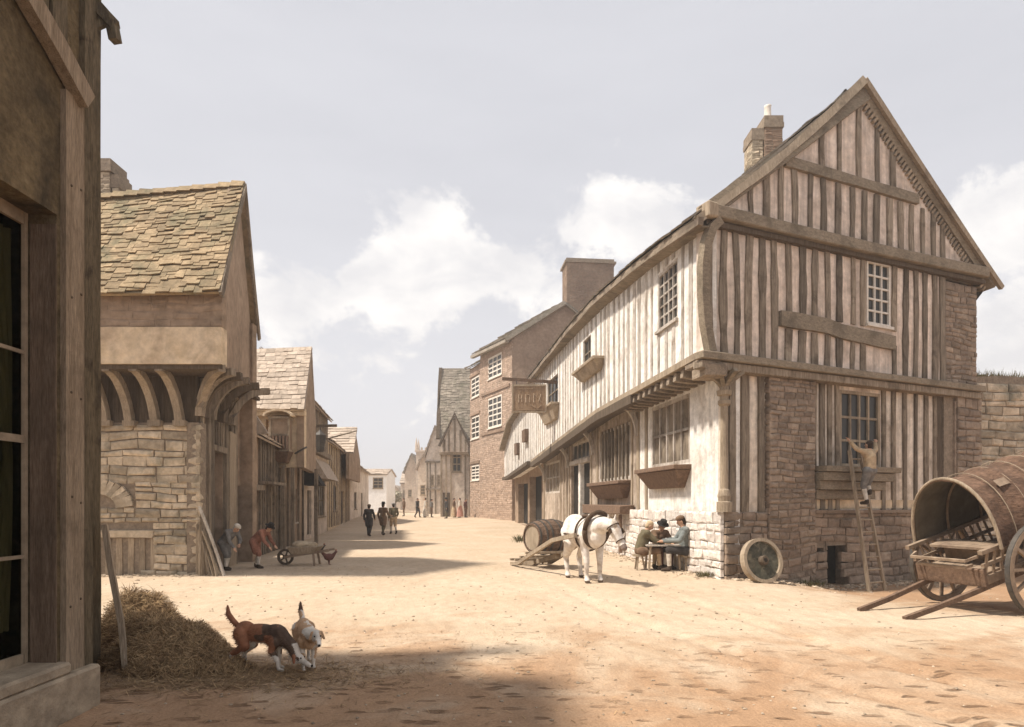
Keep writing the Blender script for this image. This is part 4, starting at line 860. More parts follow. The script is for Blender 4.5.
mb = MB(); mb.hexa([fr.at(*p) for p in [(.1, 2.5, .8), (1.4, 2.5, .8), (1.4, 2.5, .0), (.1, 2.5, .0), (.1, 3.75, .02), (1.4, 3.75, .02), (1.4, 3.75, .0), (.1, 3.75, .0)]]); mb.build('awning', m_deep, t)
mb = MB(); mb.hexa([fr.at(*p) for p in [(2.6, 2.9, .7), (7.2, 2.9, .7), (7.2, 2.9, .0), (2.6, 2.9, .0), (2.6, 3.9, .1), (7.2, 3.9, .1), (7.2, 3.9, .0), (2.6, 3.9, .0)]]); mb.build('pentice', m_tile, t)
L_ = thing('hanging_lantern', 'black lantern box hung under the uppermost pole on the left of the street', 'lantern', tuple(fr.at(.1, 4.2, .7)))
c = fr.at(.1, 4.0, .72); mb = MB(); mb.tube([c + Vector((0, 0, z)) for z in (0, .12, .75, .9, 1.0)], [.16, .2, .3, .12, .03], 6); mb.build('lamp_case', m_iron, L_); MB().tube([c + Vector((0, 0, .98)), c + Vector((0, 0, 1.2))], .02, 6).build('hook', m_iron, L_)
t, fr = row_house('pale_gabled_house', 'pale tiled house whose narrow gable stands above the far left row', 36.5, 48, 5.2, m_tan, [(2, 4, 1.2, 2.8), (6, 8, .3, 2.5)])
mb = MB(); slates(mb, (LX(36.5) - 5, 42, 5.0), (LX(42) + .9, 42, 5.0), (LX(36.5) - 5, 46, 7.1), (LX(46) + .75, 46, 7.15), 10, (.6, 1.1), th=.05); slates(mb, fr.at(0, 5.2, .3), fr.at(6, 5.1, .3), fr.at(0, 6.4, -2), fr.at(6, 6.4, -2), 5, (.6, 1.1), th=.05); mb.build('roof', m_tile, t)
window(t, fr, 2, 4, 1.2, 2.8, 2, 2, fm=m_stud, mw=.06); MB().fb(fr, 6, 8, .3, 2.5, -.2, -.12).build('door', m_dark, t)
mb = MB(); studs(mb, fr, [.3 + i * .8 for i in range(14)], .3, 5.1, .16, dep=.05, skip=[(2, 4, 1.2, 2.8), (6, 8, .3, 2.5)]); mb.build('uprights', m_stud, t); f3 = Fr((LX(42) + .6, 42), SL, 1); mb = MB(); tri(mb, f3, [(0, 3.3), (8, 3.3), (8, 5), (4, 7.1), (0, 5)], -.2, 0); mb.build('gable_wall', m_brownpl, t)
t, fr = row_house('low_wall_house', 'low plain cottage at the far end of the left row, beside the white building', 48.3, 66, 4.8, m_farc, [(3, 5, 1.2, 2.6), (9, 10.5, .5, 2.6)])
mb = MB(); slates(mb, fr.at(0, 4.8, .3), fr.at(17, 4.6, .3), fr.at(0, 6.6, -2.2), fr.at(17, 6.2, -2.2), 6, (.6, 1.1), th=.05); mb.build('roof', m_tile, t)
MB().fb(fr, 9, 10.5, .5, 2.6, -.2, -.12).build('door', m_dark, t); window(t, fr, 3, 5, 1.2, 2.6, 2, 2, fm=m_stud, mw=.06)
far_house('white_house', 'white two storey building closing the street, with a square brown window', -19.2, -15.7, 80, 86, .5, 5.35, 6.1, m_farw, m_tile, wins=[(1.8, 3.1, 3.5, 4.9)], doors=[], sm=1.5, rows=4)

# ------------------------------------------------------------------ stone boundary wall on the far right
BWL = thing('boundary_wall', 'high rough stone wall with a grassy top beyond the gabled house on the right', 'wall', (13.0, 18.2, -.33))
fw_ = Fr((12.6, 18.5), (.97, .16), 1); mb = MB(); mb.mi = 1; wall(mb, fw_, 0, 16, -.8, lambda u: 5.25 + .12 * sin(u) + .04 * u, (), -.7, 0, step=1.0); mb.mi = 0
stones(mb, fw_, 0, 16, -.5, 5.2, .0, (.16, .3), (.3, .75), dep=.09); mb.build('masonry', [m_stone, m_mortar], BWL)
m_grass = M('dry_wall_top_growth', (.20, .17, .08), (.28, .22, .11), 6, bump=.8, bscale=20, c3=(.13, .12, .05), island=.3)
mb = MB()
for i in range(60):
    u = i * .27; p = fw_.at(u, 5.2 + .12 * sin(u) + .04 * u, -.1 - rnd(0, .5)); mb.ell(p, (rnd(.15, .3), rnd(.12, .25), rnd(.06, .16)), 7, 5)
for i in range(2500):
    u = rnd(0, 16); p = fw_.at(u, 5.22 + .12 * sin(u) + .04 * u, rnd(-.6, .02)); d = Vector((rnd(-.1, .1), rnd(-.1, .1), rnd(.08, .3))); w = Vector((.012, 0, 0)); mb.add([p - w, p + w, p + d], [(0, 1, 2)])
g_ = mb.build('wall_top_growth', m_grass, BWL)

# ------------------------------------------------------------------ near house on the left edge
NH = thing('near_house', 'dim brown plastered house at the left edge with a tall sash window', 'house', (-3.6, 5.3, 0))
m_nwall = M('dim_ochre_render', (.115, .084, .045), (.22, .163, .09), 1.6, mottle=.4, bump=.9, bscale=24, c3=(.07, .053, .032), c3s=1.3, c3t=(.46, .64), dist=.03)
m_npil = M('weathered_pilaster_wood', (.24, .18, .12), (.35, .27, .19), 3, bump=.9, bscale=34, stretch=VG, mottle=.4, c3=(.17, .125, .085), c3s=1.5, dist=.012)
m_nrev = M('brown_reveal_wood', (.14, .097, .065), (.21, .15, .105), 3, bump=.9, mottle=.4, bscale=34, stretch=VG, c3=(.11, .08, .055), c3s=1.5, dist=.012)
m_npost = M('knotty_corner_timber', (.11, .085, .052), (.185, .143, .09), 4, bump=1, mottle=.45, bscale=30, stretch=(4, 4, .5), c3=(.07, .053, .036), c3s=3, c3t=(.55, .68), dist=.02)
m_nplin = M('stone_plinth_render', (.32, .25, .175), (.42, .34, .245), 2.5, bump=.9, bscale=14, c3=(.22, .17, .12), c3s=2, dist=.02)
FN = Fr((-3.6, 0), (0, 1), 1); NT = 6.3
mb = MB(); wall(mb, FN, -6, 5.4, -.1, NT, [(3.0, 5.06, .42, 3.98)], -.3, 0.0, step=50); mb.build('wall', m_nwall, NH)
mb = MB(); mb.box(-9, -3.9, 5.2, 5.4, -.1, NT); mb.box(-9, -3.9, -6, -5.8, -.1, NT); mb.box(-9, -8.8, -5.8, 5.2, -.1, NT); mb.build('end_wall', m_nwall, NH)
mb = MB(); mb.fb(FN, 5.045, 5.058, .44, 3.9, -.20, .004); mb.build('window_reveal', m_nrev, NH)
mb = MB(); mb.sweep([FN.at(5.22, z, .022) for z in (.2, 1.2, 2.2, 3.2, 4.2, 5.0)], .24, .05, side=(0, 1, 0), j=.01); mb.build('pilaster', m_npil, NH)
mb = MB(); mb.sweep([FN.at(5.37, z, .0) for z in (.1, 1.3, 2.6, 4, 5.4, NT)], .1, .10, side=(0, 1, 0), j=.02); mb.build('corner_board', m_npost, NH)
mb = MB(); mb.sweep([(-4.36, 6.42 + .01 * sin(z * 3), z) for z in (-.1, .8, 1.7, 2.6, 3.5, 4.4, 5.3, 6.2, 6.98)], .3, .28, side=(0, 1, 0), j=.02); mb.box(-4.5, -4.3, 5.4, 6.3, -.1, 6.0); mb.box(-9, -4.5, 6.35, 6.5, -.1, 5.6); mb.build('return_wall_timber', m_npost, NH)
mb = MB(); mb.box(-4.33, -4.28, 5.45, 6.25, .25, 1.4); mb.box(-4.32, -4.25, 6.28, 6.5, -.1, 1.3); mb.build('lower_boarding', m_nrev, NH)
mb = MB(); mb.beam((-4.3, 6.5, 6.82), (-4.09, 6.6, 6.60), .10, .12, seg=3, j=.15); mb.beam((-4.12, 6.58, 6.66), (-4.09, 6.6, 6.46), .08, .1, seg=2, j=.2); mb.beam((-4.3, 6.5, 6.5), (-4.15, 6.58, 6.66), .06, .06, seg=2, j=.2); mb.build('eaves_bracket', m_npost, NH)
mb = MB(); mb.fb(FN, -6, 5.42, -.2, .34, .0, .12, j=.01); mb.fb(FN, 3.0, 5.1, .34, .44, -.3, .10, j=.006); mb.build('plinth', m_nplin, NH, bevel=.02)
mb = MB(); mb.sweep([FN.at(4.25, 5.60, .07), FN.at(4.6, 5.42, .07), FN.at(4.95, 5.24, .07), FN.at(5.3, 5.02, .07)], .17, .1, side=(0, .4, 1), j=.03); mb.build('diagonal_brace', m_npil, NH)
mb = MB(); mb.fb(FN, 4.95, 5.12, 5.25, NT, 0, .05, j=.008); mb.fb(FN, 4.72, 4.9, 5.45, NT, 0, .045, j=.008); mb.fb(FN, 4.5, 4.68, 5.55, NT, 0, .05, j=.008); mb.build('upper_boarding', m_npost, NH)
mb = MB()
for z in (.9, 1.7, 2.6, 3.4, 4.3, 5.1):
    for q in (5.16, 5.28): mb.ell(FN.at(q + rnd(-.01, .01), z + rnd(-.05, .05), .048), (.008, .011, .011), 8, 6)
mb.build('pegs', m_dark, NH)
# sash window
fwn = M('pale_sash_wood', (.25, .19, .13), (.34, .27, .19), 3, bump=.3, bscale=16); wn = MB(); a, b = -.245, -.215
wn.fb(FN, 3.0, 3.08, .42, 3.98, a, b); wn.fb(FN, 5.01, 5.045, .42, 3.98, a, b)
wn.fb(FN, 3.08, 5.0, .42, .52, a, b); wn.fb(FN, 3.08, 5.0, 3.88, 3.98, a, b)
for z in (1.28, 2.88): wn.fb(FN, 3.08, 5.01, z - .014, z + .014, a + .006, b - .004)
wn.fb(FN, 3.08, 5.01, 2.17, 2.23, a, b - .005)
for u in (3.5, 4.0, 4.5): wn.fb(FN, u - .014, u + .014, .52, 3.88, a + .008, b - .006)
wn = wn.build('sash_window', fwn, NH)
MB().fb(FN, 3.05, 5.03, .5, 3.9, a - .003, a + .004).build('pane', m_clear, wn)
m_cloth = M('faded_curtain_cloth', (.40, .33, .20), (.52, .43, .28), 4, bump=.3, bscale=12, stretch=(3, 3, .5))
mb = MB(); pts = []
nx, nz_ = 26, 14
for j in range(nz_ + 1):
    z = lerp(.7, 3.85, j / nz_); ww = .08 + .75 * abs(j / nz_ - .42) ** 1.2
    for i in range(nx + 1):
        u = 5.04 - ww * (i / nx); pts.append(FN.at(u, z, -.36 - .04 * sin(i * 1.3 + j * .2)))
mb.add(pts, [(j * (nx + 1) + i, j * (nx + 1) + i + 1, (j + 1) * (nx + 1) + i + 1, (j + 1) * (nx + 1) + i) for j in range(nz_) for i in range(nx)]); mb.build('curtain', m_cloth, wn, smooth=True)
mb = MB(); mb.fb(FN, -6, 5.3, NT, NT + .1, -5.5, .06); mb.build('roof_edge', m_npost, NH)

# ================================================================== people
def C(name, a, b=None, **k):
    b = b or tuple(min(1, x * 1.3) for x in a); kw = dict(scale=6, bump=.7, bscale=11, dist=.02, mottle=.35); kw.update(k); return M(name, a, b, **kw)
c_skin = C('skin', (.46, .27, .18), (.52, .32, .22), mottle=.08); c_brown = C('brown_wool', (.15, .095, .06)); c_dark = C('dark_wool', (.045, .04, .038)); c_grey = C('grey_wool', (.16, .15, .14))
c_red = C('faded_red_cloth', (.24, .105, .07), (.34, .16, .11)); c_lin = C('pale_linen', (.55, .49, .41), (.66, .6, .52)); c_teal = C('blue_grey_shirt', (.15, .165, .16), (.22, .235, .225)); c_buff = C('buff_cloth', (.40, .29, .18), (.5, .38, .25))
c_maroon = C('maroon_cloth', (.13, .06, .05)); c_hair = C('dark_hair', (.035, .022, .015)); c_greyh = C('grey_hair', (.4, .38, .35)); c_felt = C('black_felt', (.025, .022, .02)); c_leather = C('shoe_leather', (.05, .035, .025)); c_olive = C('olive_cloth', (.12, .10, .06))
STAND = dict(pel=(0, 0, .93), che=(0, .0, 1.26), nek=(0, -.005, 1.44), hed=(0, .03, 1.585), lk=(0, 1, 0),
             shL=(-.185, 0, 1.385), shR=(.185, 0, 1.385), elL=(-.25, -.03, 1.11), elR=(.25, -.03, 1.11), wrL=(-.26, .06, .87), wrR=(.26, .06, .87),
             hiL=(-.09, 0, .9), hiR=(.09, 0, .9), knL=(-.11, .03, .49), knR=(.11, .03, .49), anL=(-.11, -.02, .08), anR=(.11, -.02, .08), toL=(-.13, .14, .03), toR=(.13, .14, .03))
def person(label, loc, face, pose=None, sc=1.0, coat=c_brown, legs=c_dark, stock=None, hat=None, hair=c_hair, shoe=c_leather, skirt=None, tails=False, sleeves=True, waist=None, vox=.014, group=None, apron=None):
    J = dict(STAND); J.update(pose or {}); V = {k: Vector(v) for k, v in J.items()}
    t = thing('person', label, 'person', loc, group, local=True); f = Vector(face); t.rotation_euler = (0, 0, math.atan2(-f.x, f.y)); t.scale = (sc,) * 3
    lk = V['lk'].normalized(); side = lk.cross(Vector((0, 0, 1))).normalized(); up = side.cross(lk).normalized(); hd = V['hed']
    rot = Matrix((side, lk, up)).transposed()
    b = MB(); b.ell(hd + up * .015, (.074, .092, .112), 16, 12, rot); b.ell(hd + lk * .03 - up * .06, (.05, .055, .05), 12, 8, rot)
    b.cap(hd + lk * .085 + up * .01, hd + lk * .105 - up * .025, .012, .018, 8); b.ell(hd + lk * .08 - up * .062, (.026, .014, .010), 8, 6, rot); b.ell(hd + lk * .075 + up * .03, (.05, .018, .012), 8, 6, rot)
    for s in (-1, 1): b.ell(hd + side * .078 * s - up * .005, (.012, .02, .032), 8, 6, rot)
    b.chain([V['nek'], hd - up * .06], [.062, .055]); pu = V['pel']; ch = V['che']
    b.cap(pu, ch, .135, .13); b.cap((V['shL'] + V['shR']) / 2 - (V['nek'] - ch).normalized() * .08, V['nek'], .12, .06); b.cap(V['shL'], V['shR'], .075, .075)
    b.cap(ch + (V['shL'] - ch) * .4, V['shL'], .11, .07); b.cap(ch + (V['shR'] - ch) * .4, V['shR'], .11, .07)
    for s in 'LR':
        b.chain([V['sh' + s], V['el' + s], V['wr' + s]], [.056, .043, .027]); b.chain([V['hi' + s], V['kn' + s], V['an' + s]], [.098, .06, .038])
        b.cap(V['an' + s] - Vector((0, 0, .03)), V['to' + s], .042, .035)
        w = V['wr' + s]; d = (w - V['el' + s]).normalized(); sx = d.cross(Vector((0, 0, 1)) if abs(d.z) < .9 else Vector((0, 1, 0))).normalized(); nn = d.cross(sx)
        b.cap(w, w + d * .07, .027, .034, 10)
        for i, (o, l) in enumerate(((-.027, .062), (-.009, .075), (.009, .07), (.027, .055))):
            p = w + d * .085 + sx * o; q = p + d * l * .55 + sx * o * .3; b.chain([p, q, q + d * l * .35 + nn * .018], [.0105, .0095, .008], 8)
        p = w + d * .03 + sx * .03; b.chain([p, p + d * .035 + sx * .028, p + d * .065 + sx * .032 + nn * .01], [.014, .011, .009], 8)
    blobobj('body', b, c_skin, t, vox, 2)
    if vox < .02:
        for s in (-1, 1): MB().ell(hd + lk * .083 + side * .028 * s + up * .012, .011, 8, 6).build('eye', c_felt, t, smooth=True)
    g = .018; m = MB(); m.cap(pu + (ch - pu) * .15, ch, .145 + g * .5, .142 + g); m.cap(V['shL'], V['shR'], .08 + g * .6, .08 + g * .6); m.cap(ch, V['nek'] - (V['nek'] - ch) * .25, .14, .085)
    m.cap(ch + (V['shL'] - ch) * .4, V['shL'], .12, .085); m.cap(ch + (V['shR'] - ch) * .4, V['shR'], .12, .085)
    for s in 'LR':
        if sleeves: m.chain([V['sh' + s], V['el' + s], V['wr' + s].lerp(V['el' + s], .1)], [.075, .062, .048])
        else: m.chain([V['sh' + s], V['el' + s].lerp(V['sh' + s], .2)], [.075, .065])
    if tails:
        for s in 'LR':
            m.cap(V['hi' + s], V['hi' + s].lerp(V['kn' + s], .75) + Vector((0, -.05, 0)), .14, .13)
    blobobj('coat' if tails else 'shirt', m, coat, t, vox * 1.1, 3)
    if waist:
        m = MB(); m.cap(pu + (ch - pu) * .1, ch, .165, .166); m.cap(V['shL'] * .75 + V['shR'] * .25, V['shR'] * .75 + V['shL'] * .25, .11, .11); blobobj('waistcoat', m, waist, t, vox * 1.1, 3)
    if skirt:
        n = 20; rings = []; vs = []; zt = pu.z + .12
        for i in range(8):
            q = i / 7; c = Vector((pu.x, pu.y, 0)).lerp(Vector((pu.x * .5, 0, 0)), q); r = lerp(.16, .33, q ** .8)
            for k in range(n): a = 2 * pi * k / n; rr = r * (1 + .06 * q * sin(5 * a)); vs.append((c.x + rr * cos(a), c.y + rr * sin(a) * .9, lerp(zt, .08, q)))
        mb = MB().add(vs, [(i * n + k, i * n + (k + 1) % n, (i + 1) * n + (k + 1) % n, (i + 1) * n + k) for i in range(7) for k in range(n)] + [tuple(range(n))]); mb.build('skirt', skirt, t, smooth=True)
    else:
        m = MB(); m.cap(V['hiL'], V['hiR'], .13, .13); m.cap(pu, pu + (ch - pu) * .2, .15, .145); e = .98 if stock is None else .38
        for s in 'LR':
            m.chain([V['hi' + s], V['kn' + s]], [.118, .082])
            m.cap(V['kn' + s], V['kn' + s].lerp(V['an' + s], .9 if stock is None else .15), .08, .058 if stock is None else .07)
        blobobj('breeches', m, legs, t, vox * 1.1, 3)
        if stock:
            m = MB()
            for s in 'LR': m.cap(V['kn' + s].lerp(V['an' + s], .1), V['an' + s], .066, .047)
            blobobj('stockings', m, stock, t, vox, 2)
    for s in 'LR':
        m = MB(); m.cap(V['an' + s] - Vector((0, 0, .025)), V['to' + s], .052, .046); m.cap(V['an' + s] + Vector((0, 0, .03)), V['an' + s] - Vector((0, 0, .02)), .055, .055)
        blobobj('shoe', m, shoe, t, vox, 1)
    m = MB(); m.ell(hd + up * .04 - lk * .018, (.085, .098, .095), 14, 10, rot); m.ell(hd - lk * .05 - up * .02, (.075, .06, .09), 12, 8, rot); blobobj('hair', m, hair, t, vox, 2)
    if hat:
        m = MB(); base = hd + up * .07
        if hat[0] == 'brim':
            m.tube([base, base + up * .012], [.165, .16], 20); m.tube([base + up * .01, base + up * .06, base + up * .12, base + up * .13], [.098, .092, .085, .06], 16)
        else: m.ell(base + up * .01, (.098, .11, .07), 14, 8, rot); m.ell(base + lk * .07 - up * .0, (.07, .06, .014), 12, 6, rot)
        m.build('hat', hat[1], t, smooth=hat[0] != 'brim')
    if apron: MB().sweep([pu + Vector((0, .17, .1)), Vector((pu.x, pu.y + .2, pu.z - .3)), Vector((0, .3, .2))], .3, .02, side=(1, 0, 0)).build('apron', apron, t)
    return t
# men round the little table
SIT = dict(pel=(0, -.05, .50), che=(0, .05, .82), nek=(0, .12, 1.0), hed=(0, .2, 1.12), lk=(0, .85, -.5), shL=(-.185, .09, .94), shR=(.185, .09, .94), elL=(-.23, .3, .74), elR=(.23, .3, .74), wrL=(-.12, .5, .7), wrR=(.14, .5, .7),
           hiL=(-.1, -.03, .48), hiR=(.1, -.03, .48), knL=(-.16, .38, .5), knR=(.16, .38, .5), anL=(-.16, .36, .08), anR=(.16, .42, .08), toL=(-.18, .52, .03), toR=(.18, .58, .03))
SITUP = dict(SIT); SITUP.update(che=(0, -.02, .84), nek=(0, .02, 1.03), hed=(0, .07, 1.17), lk=(0, .9, -.3), shL=(-.19, 0, .97), shR=(.19, 0, .97), elL=(-.27, .14, .73), elR=(.26, .16, .73))
def at3(px, Y): x = (px - CX) / F * Y; return (x, Y, gz(x, Y))
person('bareheaded man in olive seated at the left end of the plank table', at3(642, 16.3), (1, .05), SIT, 1.0, coat=c_olive, legs=c_brown, stock=c_buff, hair=c_buff)
person('man in a dark hat bending over the small table, between the other two men', at3(658, 16.75), (.35, -1), SIT, .98, coat=c_brown, legs=c_maroon, hat=('brim', c_felt), tails=True)
person('man in a blue grey shirt and dark waistcoat seated against the stone plinth', at3(684, 16.05), (-1, .1), SITUP, 1.06, coat=c_teal, legs=c_dark, stock=c_lin, hair=c_hair, waist=None, hat=('cap', c_brown))
for px, Y, lab in ((639, 16.3, 'rough wooden stool under the bareheaded man in olive'), (659, 17.0, 'rough wooden stool under the man in the dark hat'), (687, 16.05, 'rough wooden stool under the man in the blue grey shirt')):
    x, y, z = at3(px, Y); t = thing('stool', lab, 'stool', (x, y, z), 'stools at the little table')
    MB().tube([(x, y, z + .34), (x, y, z + .40)], [.17, .175], 14).build('seat', m_plank, t)
    for a in (0, 2.1, 4.2): MB().beam((x + .08 * cos(a), y + .08 * sin(a), z + .35), (x + .15 * cos(a), y + .15 * sin(a), z), .04, .04).build('leg', m_plank, t)
x, y, z = at3(664, 16.2); t = thing('plank_table', 'low plank table between the seated men by the limewashed wall', 'table', (x, y, z))
mb = MB(); [mb.box(x - .48, x + .42, y - .24 + i * .17, y - .085 + i * .17, z + .62, z + .655) for i in range(3)]; mb.build('table_top', m_studl, t)
for a, b in ((-.38, -.16), (.32, -.16), (-.38, .2), (.32, .2)): MB().beam((x + a, y + b, z + .62), (x + a * 1.1, y + b * 1.2, z), .05, .05).build('leg', m_plank, t)
tag(MB().tube([(x + .1, y - .05, z + .655), (x + .1, y - .05, z + .70), (x + .1, y - .05, z + .79)], [.05, .06, .045], 12).build('jug', c_buff, None, smooth=True), 'small buff earthenware jug standing on the low plank table', 'jug'); recenter(bpy.data.objects['jug'])

# ladder and the man on it
lf = Vector((8.40, 14.72, -.33)); lt = FG.at(3.5, 2.95, .50); wv = Vector((.908, .419, 0)); LD = thing('ladder', 'narrow wooden ladder leaning against the heavy sill of the gable window', 'ladder', tuple(lf))
for s in (-1, 1): MB().beam(lf + wv * .27 * s, lt + wv * .18 * s, .055, .07, side=wv, seg=6, bow=.01, j=.06).build('ladder_rail', m_plank, LD)
for i in range(11):
    q = (i + .7) / 11.4; c = lf.lerp(lt, q); w_ = lerp(.27, .18, q); MB().tube([c - wv * w_, c + wv * w_], .02, 6).build('rung', m_plank, LD)
q = .60; fp = lf.lerp(lt, q) + FG.n * .16
person('man in a tan shirt high on the ladder with both arms raised', tuple(fp + Vector((0, 0, .02))), -FG.n, dict(shL=(-.18, .04, 1.40), shR=(.18, .04, 1.40), elL=(-.38, .1, 1.48), elR=(.38, .1, 1.48), wrL=(-.5, .2, 1.68), wrR=(.5, .2, 1.68), che=(0, .0, 1.26), knL=(-.11, .1, .5), knR=(.11, .14, .55), anL=(-.09, .02, .08), anR=(.09, .06, .34), toL=(-.09, .17, .05), toR=(.09, .2, .30), lk=(0, 1, .25)),
       .88, coat=c_buff, legs=c_grey, stock=c_lin, hair=c_hair)
# street figures
WALK = dict(knL=(-.1, .14, .5), anL=(-.1, .16, .1), toL=(-.1, .3, .05), knR=(.1, 0, .48), anR=(.1, -.22, .12), toR=(.1, -.1, .03), elL=(-.25, -.08, 1.12), wrL=(-.27, .02, .88), elR=(.27, .05, 1.12), wrR=(.24, .22, .95))
p = G(369, 536); person('man in a dark coat walking away, leftmost of the three in the road', tuple(p), (.1, 1), WALK, .93, coat=c_dark, legs=c_dark, hat=('cap', c_brown), tails=True)
p = G(383, 535); person('man in a long brown coat and black hat, middle of the three in the road', tuple(p), (.4, 1), dict(WALK, wrR=(.3, .3, 1.05)), .97, coat=c_brown, legs=c_olive, hat=('brim', c_felt), tails=True)
p = G(393.5, 534); person('man in an olive jacket and white stockings, rightmost of the three in the road', tuple(p), (-.5, 1), WALK, .95, coat=c_olive, legs=c_buff, stock=c_lin, hat=('cap', c_grey))
BEND = dict(pel=(0, -.12, .86), che=(0, .12, 1.08), nek=(0, .27, 1.2), hed=(0, .38, 1.27), lk=(0, .85, -.55), shL=(-.18, .22, 1.17), shR=(.18, .22, 1.17), elL=(-.23, .3, .9), elR=(.23, .32, .9), wrL=(-.2, .46, .72), wrR=(.22, .5, .7), hiL=(-.09, -.1, .84), hiR=(.09, -.1, .84), knL=(-.13, -.05, .46), knR=(.11, .1, .46), anL=(-.14, -.16, .08), anR=(.12, .08, .08), toL=(-.14, 0, .03), toR=(.12, .22, .03))
p = G(258, 568); person('person in a faded red coat and pale stockings stooping over the barrow on the left', tuple(p), (1, -.15), BEND, .82, coat=c_red, legs=c_red, stock=c_lin, hat=('brim', c_felt), tails=True)
person('stooping old man in grey with a pale cap, in the doorway behind the leaning pole', (-7.2, 16.15, 0), (.9, -.35), dict(BEND, wrL=(-.15, .35, .8)), .84, coat=c_grey, legs=c_grey, stock=c_lin, hair=c_greyh, hat=('cap', c_lin))
for i, (px, Y, lab, kw) in enumerate([
    (417.5, 53, 'small distant figure in dark clothes farthest left beside the white figure', dict(coat=c_dark, legs=c_dark, pose=WALK)),
    (425.5, 53.5, 'small distant woman all in white near the church tower', dict(coat=c_lin, skirt=c_lin)),
    (431.5, 54, 'small distant man in grey to the right of the woman in white', dict(coat=c_grey, legs=c_brown)),
    (446.5, 51, 'small distant man in black standing before the steep roofed house', dict(coat=c_dark, legs=c_olive, hat=('brim', c_felt), tails=True)),
    (454, 53.5, 'small distant woman in a buff skirt, right of the man in black', dict(coat=c_brown, skirt=c_buff)),
    (460, 53, 'small distant figure in a faded red skirt before the steep roofed house', dict(coat=c_lin, skirt=C('rose_skirt', (.42, .22, .17)))),
    (465.5, 53.5, 'small distant man in maroon nearest the brick house', dict(coat=c_maroon, legs=c_brown)),
    (404, 58, 'faint distant figure in brown at the very end of the street', dict(coat=c_brown, legs=c_brown))]):
    person(lab, at3(px, Y), ((-1) ** i, -.4 + .3 * (i % 3)), sc=rnd(.9, .98), vox=.03, group='distant townspeople', **kw)

# ================================================================== animals
m_horse = M('white_horse_coat', (.66, .60, .54), (.76, .71, .65), 4, bump=.6, bscale=9, c3=(.44, .36, .29), c3s=3.5, c3t=(.48, .68), dist=.015, mottle=.15)
m_muzz = M('grey_muzzle_skin', (.16, .12, .10), (.24, .18, .15), 8, bump=.2); m_hoof = M('hoof_horn', (.12, .09, .07), (.18, .14, .11), 8, bump=.2); m_mane = M('pale_mane_hair', (.48, .40, .32), (.60, .52, .43), 12, bump=.8, bscale=30, dist=.02); m_strap = M('harness_leather', (.06, .038, .024), (.10, .065, .042), 8, bump=.3)
HO = thing('horse', 'white horse in dark harness standing with lowered head in front of the barrel', 'horse', (1.60, 14.05, 0), local=True); hv = Vector((.30, -.954)); HO.rotation_euler = (0, 0, math.atan2(-hv.x, hv.y)); HO.scale = (1.02,) * 3
b = MB(); b.ell((0, .42, 1.04), (.25, .34, .34), 18, 12); b.ell((0, .0, 1.01), (.30, .58, .33), 18, 12); b.ell((0, -.52, 1.10), (.28, .33, .32), 18, 12); b.ell((0, .35, 1.25), (.12, .28, .2)); b.ell((0, .62, 1.0), (.19, .18, .24))
b.chain([(0, .55, 1.16), (-.03, .80, 1.22), (-.10, .99, 1.24)], [.24, .165, .125], 16); b.ell((0, -.74, 1.0), (.22, .12, .26)); ph = Vector((-.13, 1.03, 1.24)); mz = Vector((-.27, 1.27, .79)); hdv = (mz - ph)
b.chain([ph, ph + hdv * .35, ph + hdv * .8, mz], [.115, .12, .075, .07], 14); b.ell(ph + hdv * .3 + Vector((-.02, -.06, -.04)), (.08, .13, .12)); b.ell(mz + Vector((0, .02, -.015)), (.068, .06, .055))
for s in (-1, 1):
    b.cap(ph + Vector((.065 * s, -.01, .09)), ph + Vector((.085 * s, .0, .2)), .032, .012, 8); b.ell(ph + hdv * .28 + Vector((.095 * s, .03, .02)), (.03, .04, .035)); b.ell(mz + Vector((.035 * s, .055, -.01)), .02, 8, 6)
    b.chain([(.15 * s, .42, 1.0), (.17 * s, .36, .76), (.15 * s, .43, .43), (.15 * s, .42, .14), (.15 * s, .46, .05)], [.17, .10, .062, .044, .062], 12)
    b.chain([(.15 * s, -.5, 1.02), (.19 * s, -.36, .78), (.16 * s, -.68, .47), (.16 * s, -.60, .14), (.16 * s, -.56, .05)], [.2, .145, .068, .047, .064], 12)
def hm(c): return 1 if (c - mz).length < .085 else (2 if c.z < .06 else 0)
blobobj('body', b, [m_horse, m_muzz, m_hoof], HO, .016, 3, hm)
mb = MB()
for i in range(60):
    q = i / 60; p = Vector((0, .45, 1.42)).lerp(ph + Vector((0, -.04, .1)), q); d = -1 if i % 3 else 1; mb.tube([p, p + Vector((d * .09, rnd(-.02, .02), -.03)), p + Vector((d * (.13 + rnd(0, .03)), rnd(-.04, .04), -.2 - rnd(0, .08)))], [.02, .018, .004], 5)
for i in range(10): p = ph + Vector((rnd(-.03, .03), .03, .1)); mb.tube([p, p + Vector((rnd(-.04, .04), .1, -.04)), p + Vector((rnd(-.04, .04), .13, -.16))], [.014, .012, .003], 5)
mb.build('mane', m_mane, HO, smooth=True)
mb = MB()
for i in range(40): a = rnd(0, 6.28); mb.tube([(.02 * cos(a), -.82, 1.22), (.04 * cos(a), -.93 + .03 * sin(a), 1.05), (.06 * cos(a), -.95 + .05 * sin(a), .75), (.05 * cos(a), -.92 + .05 * sin(a), .45 + rnd(0, .1))], [.02, .022, .018, .003], 5)
mb.build('tail', m_mane, HO, smooth=True)
for s in (-1, 1): MB().ell(ph + hdv * .27 + Vector((.118 * s, .05, .025)), .018, 8, 6).build('eye', c_felt, HO, smooth=True)
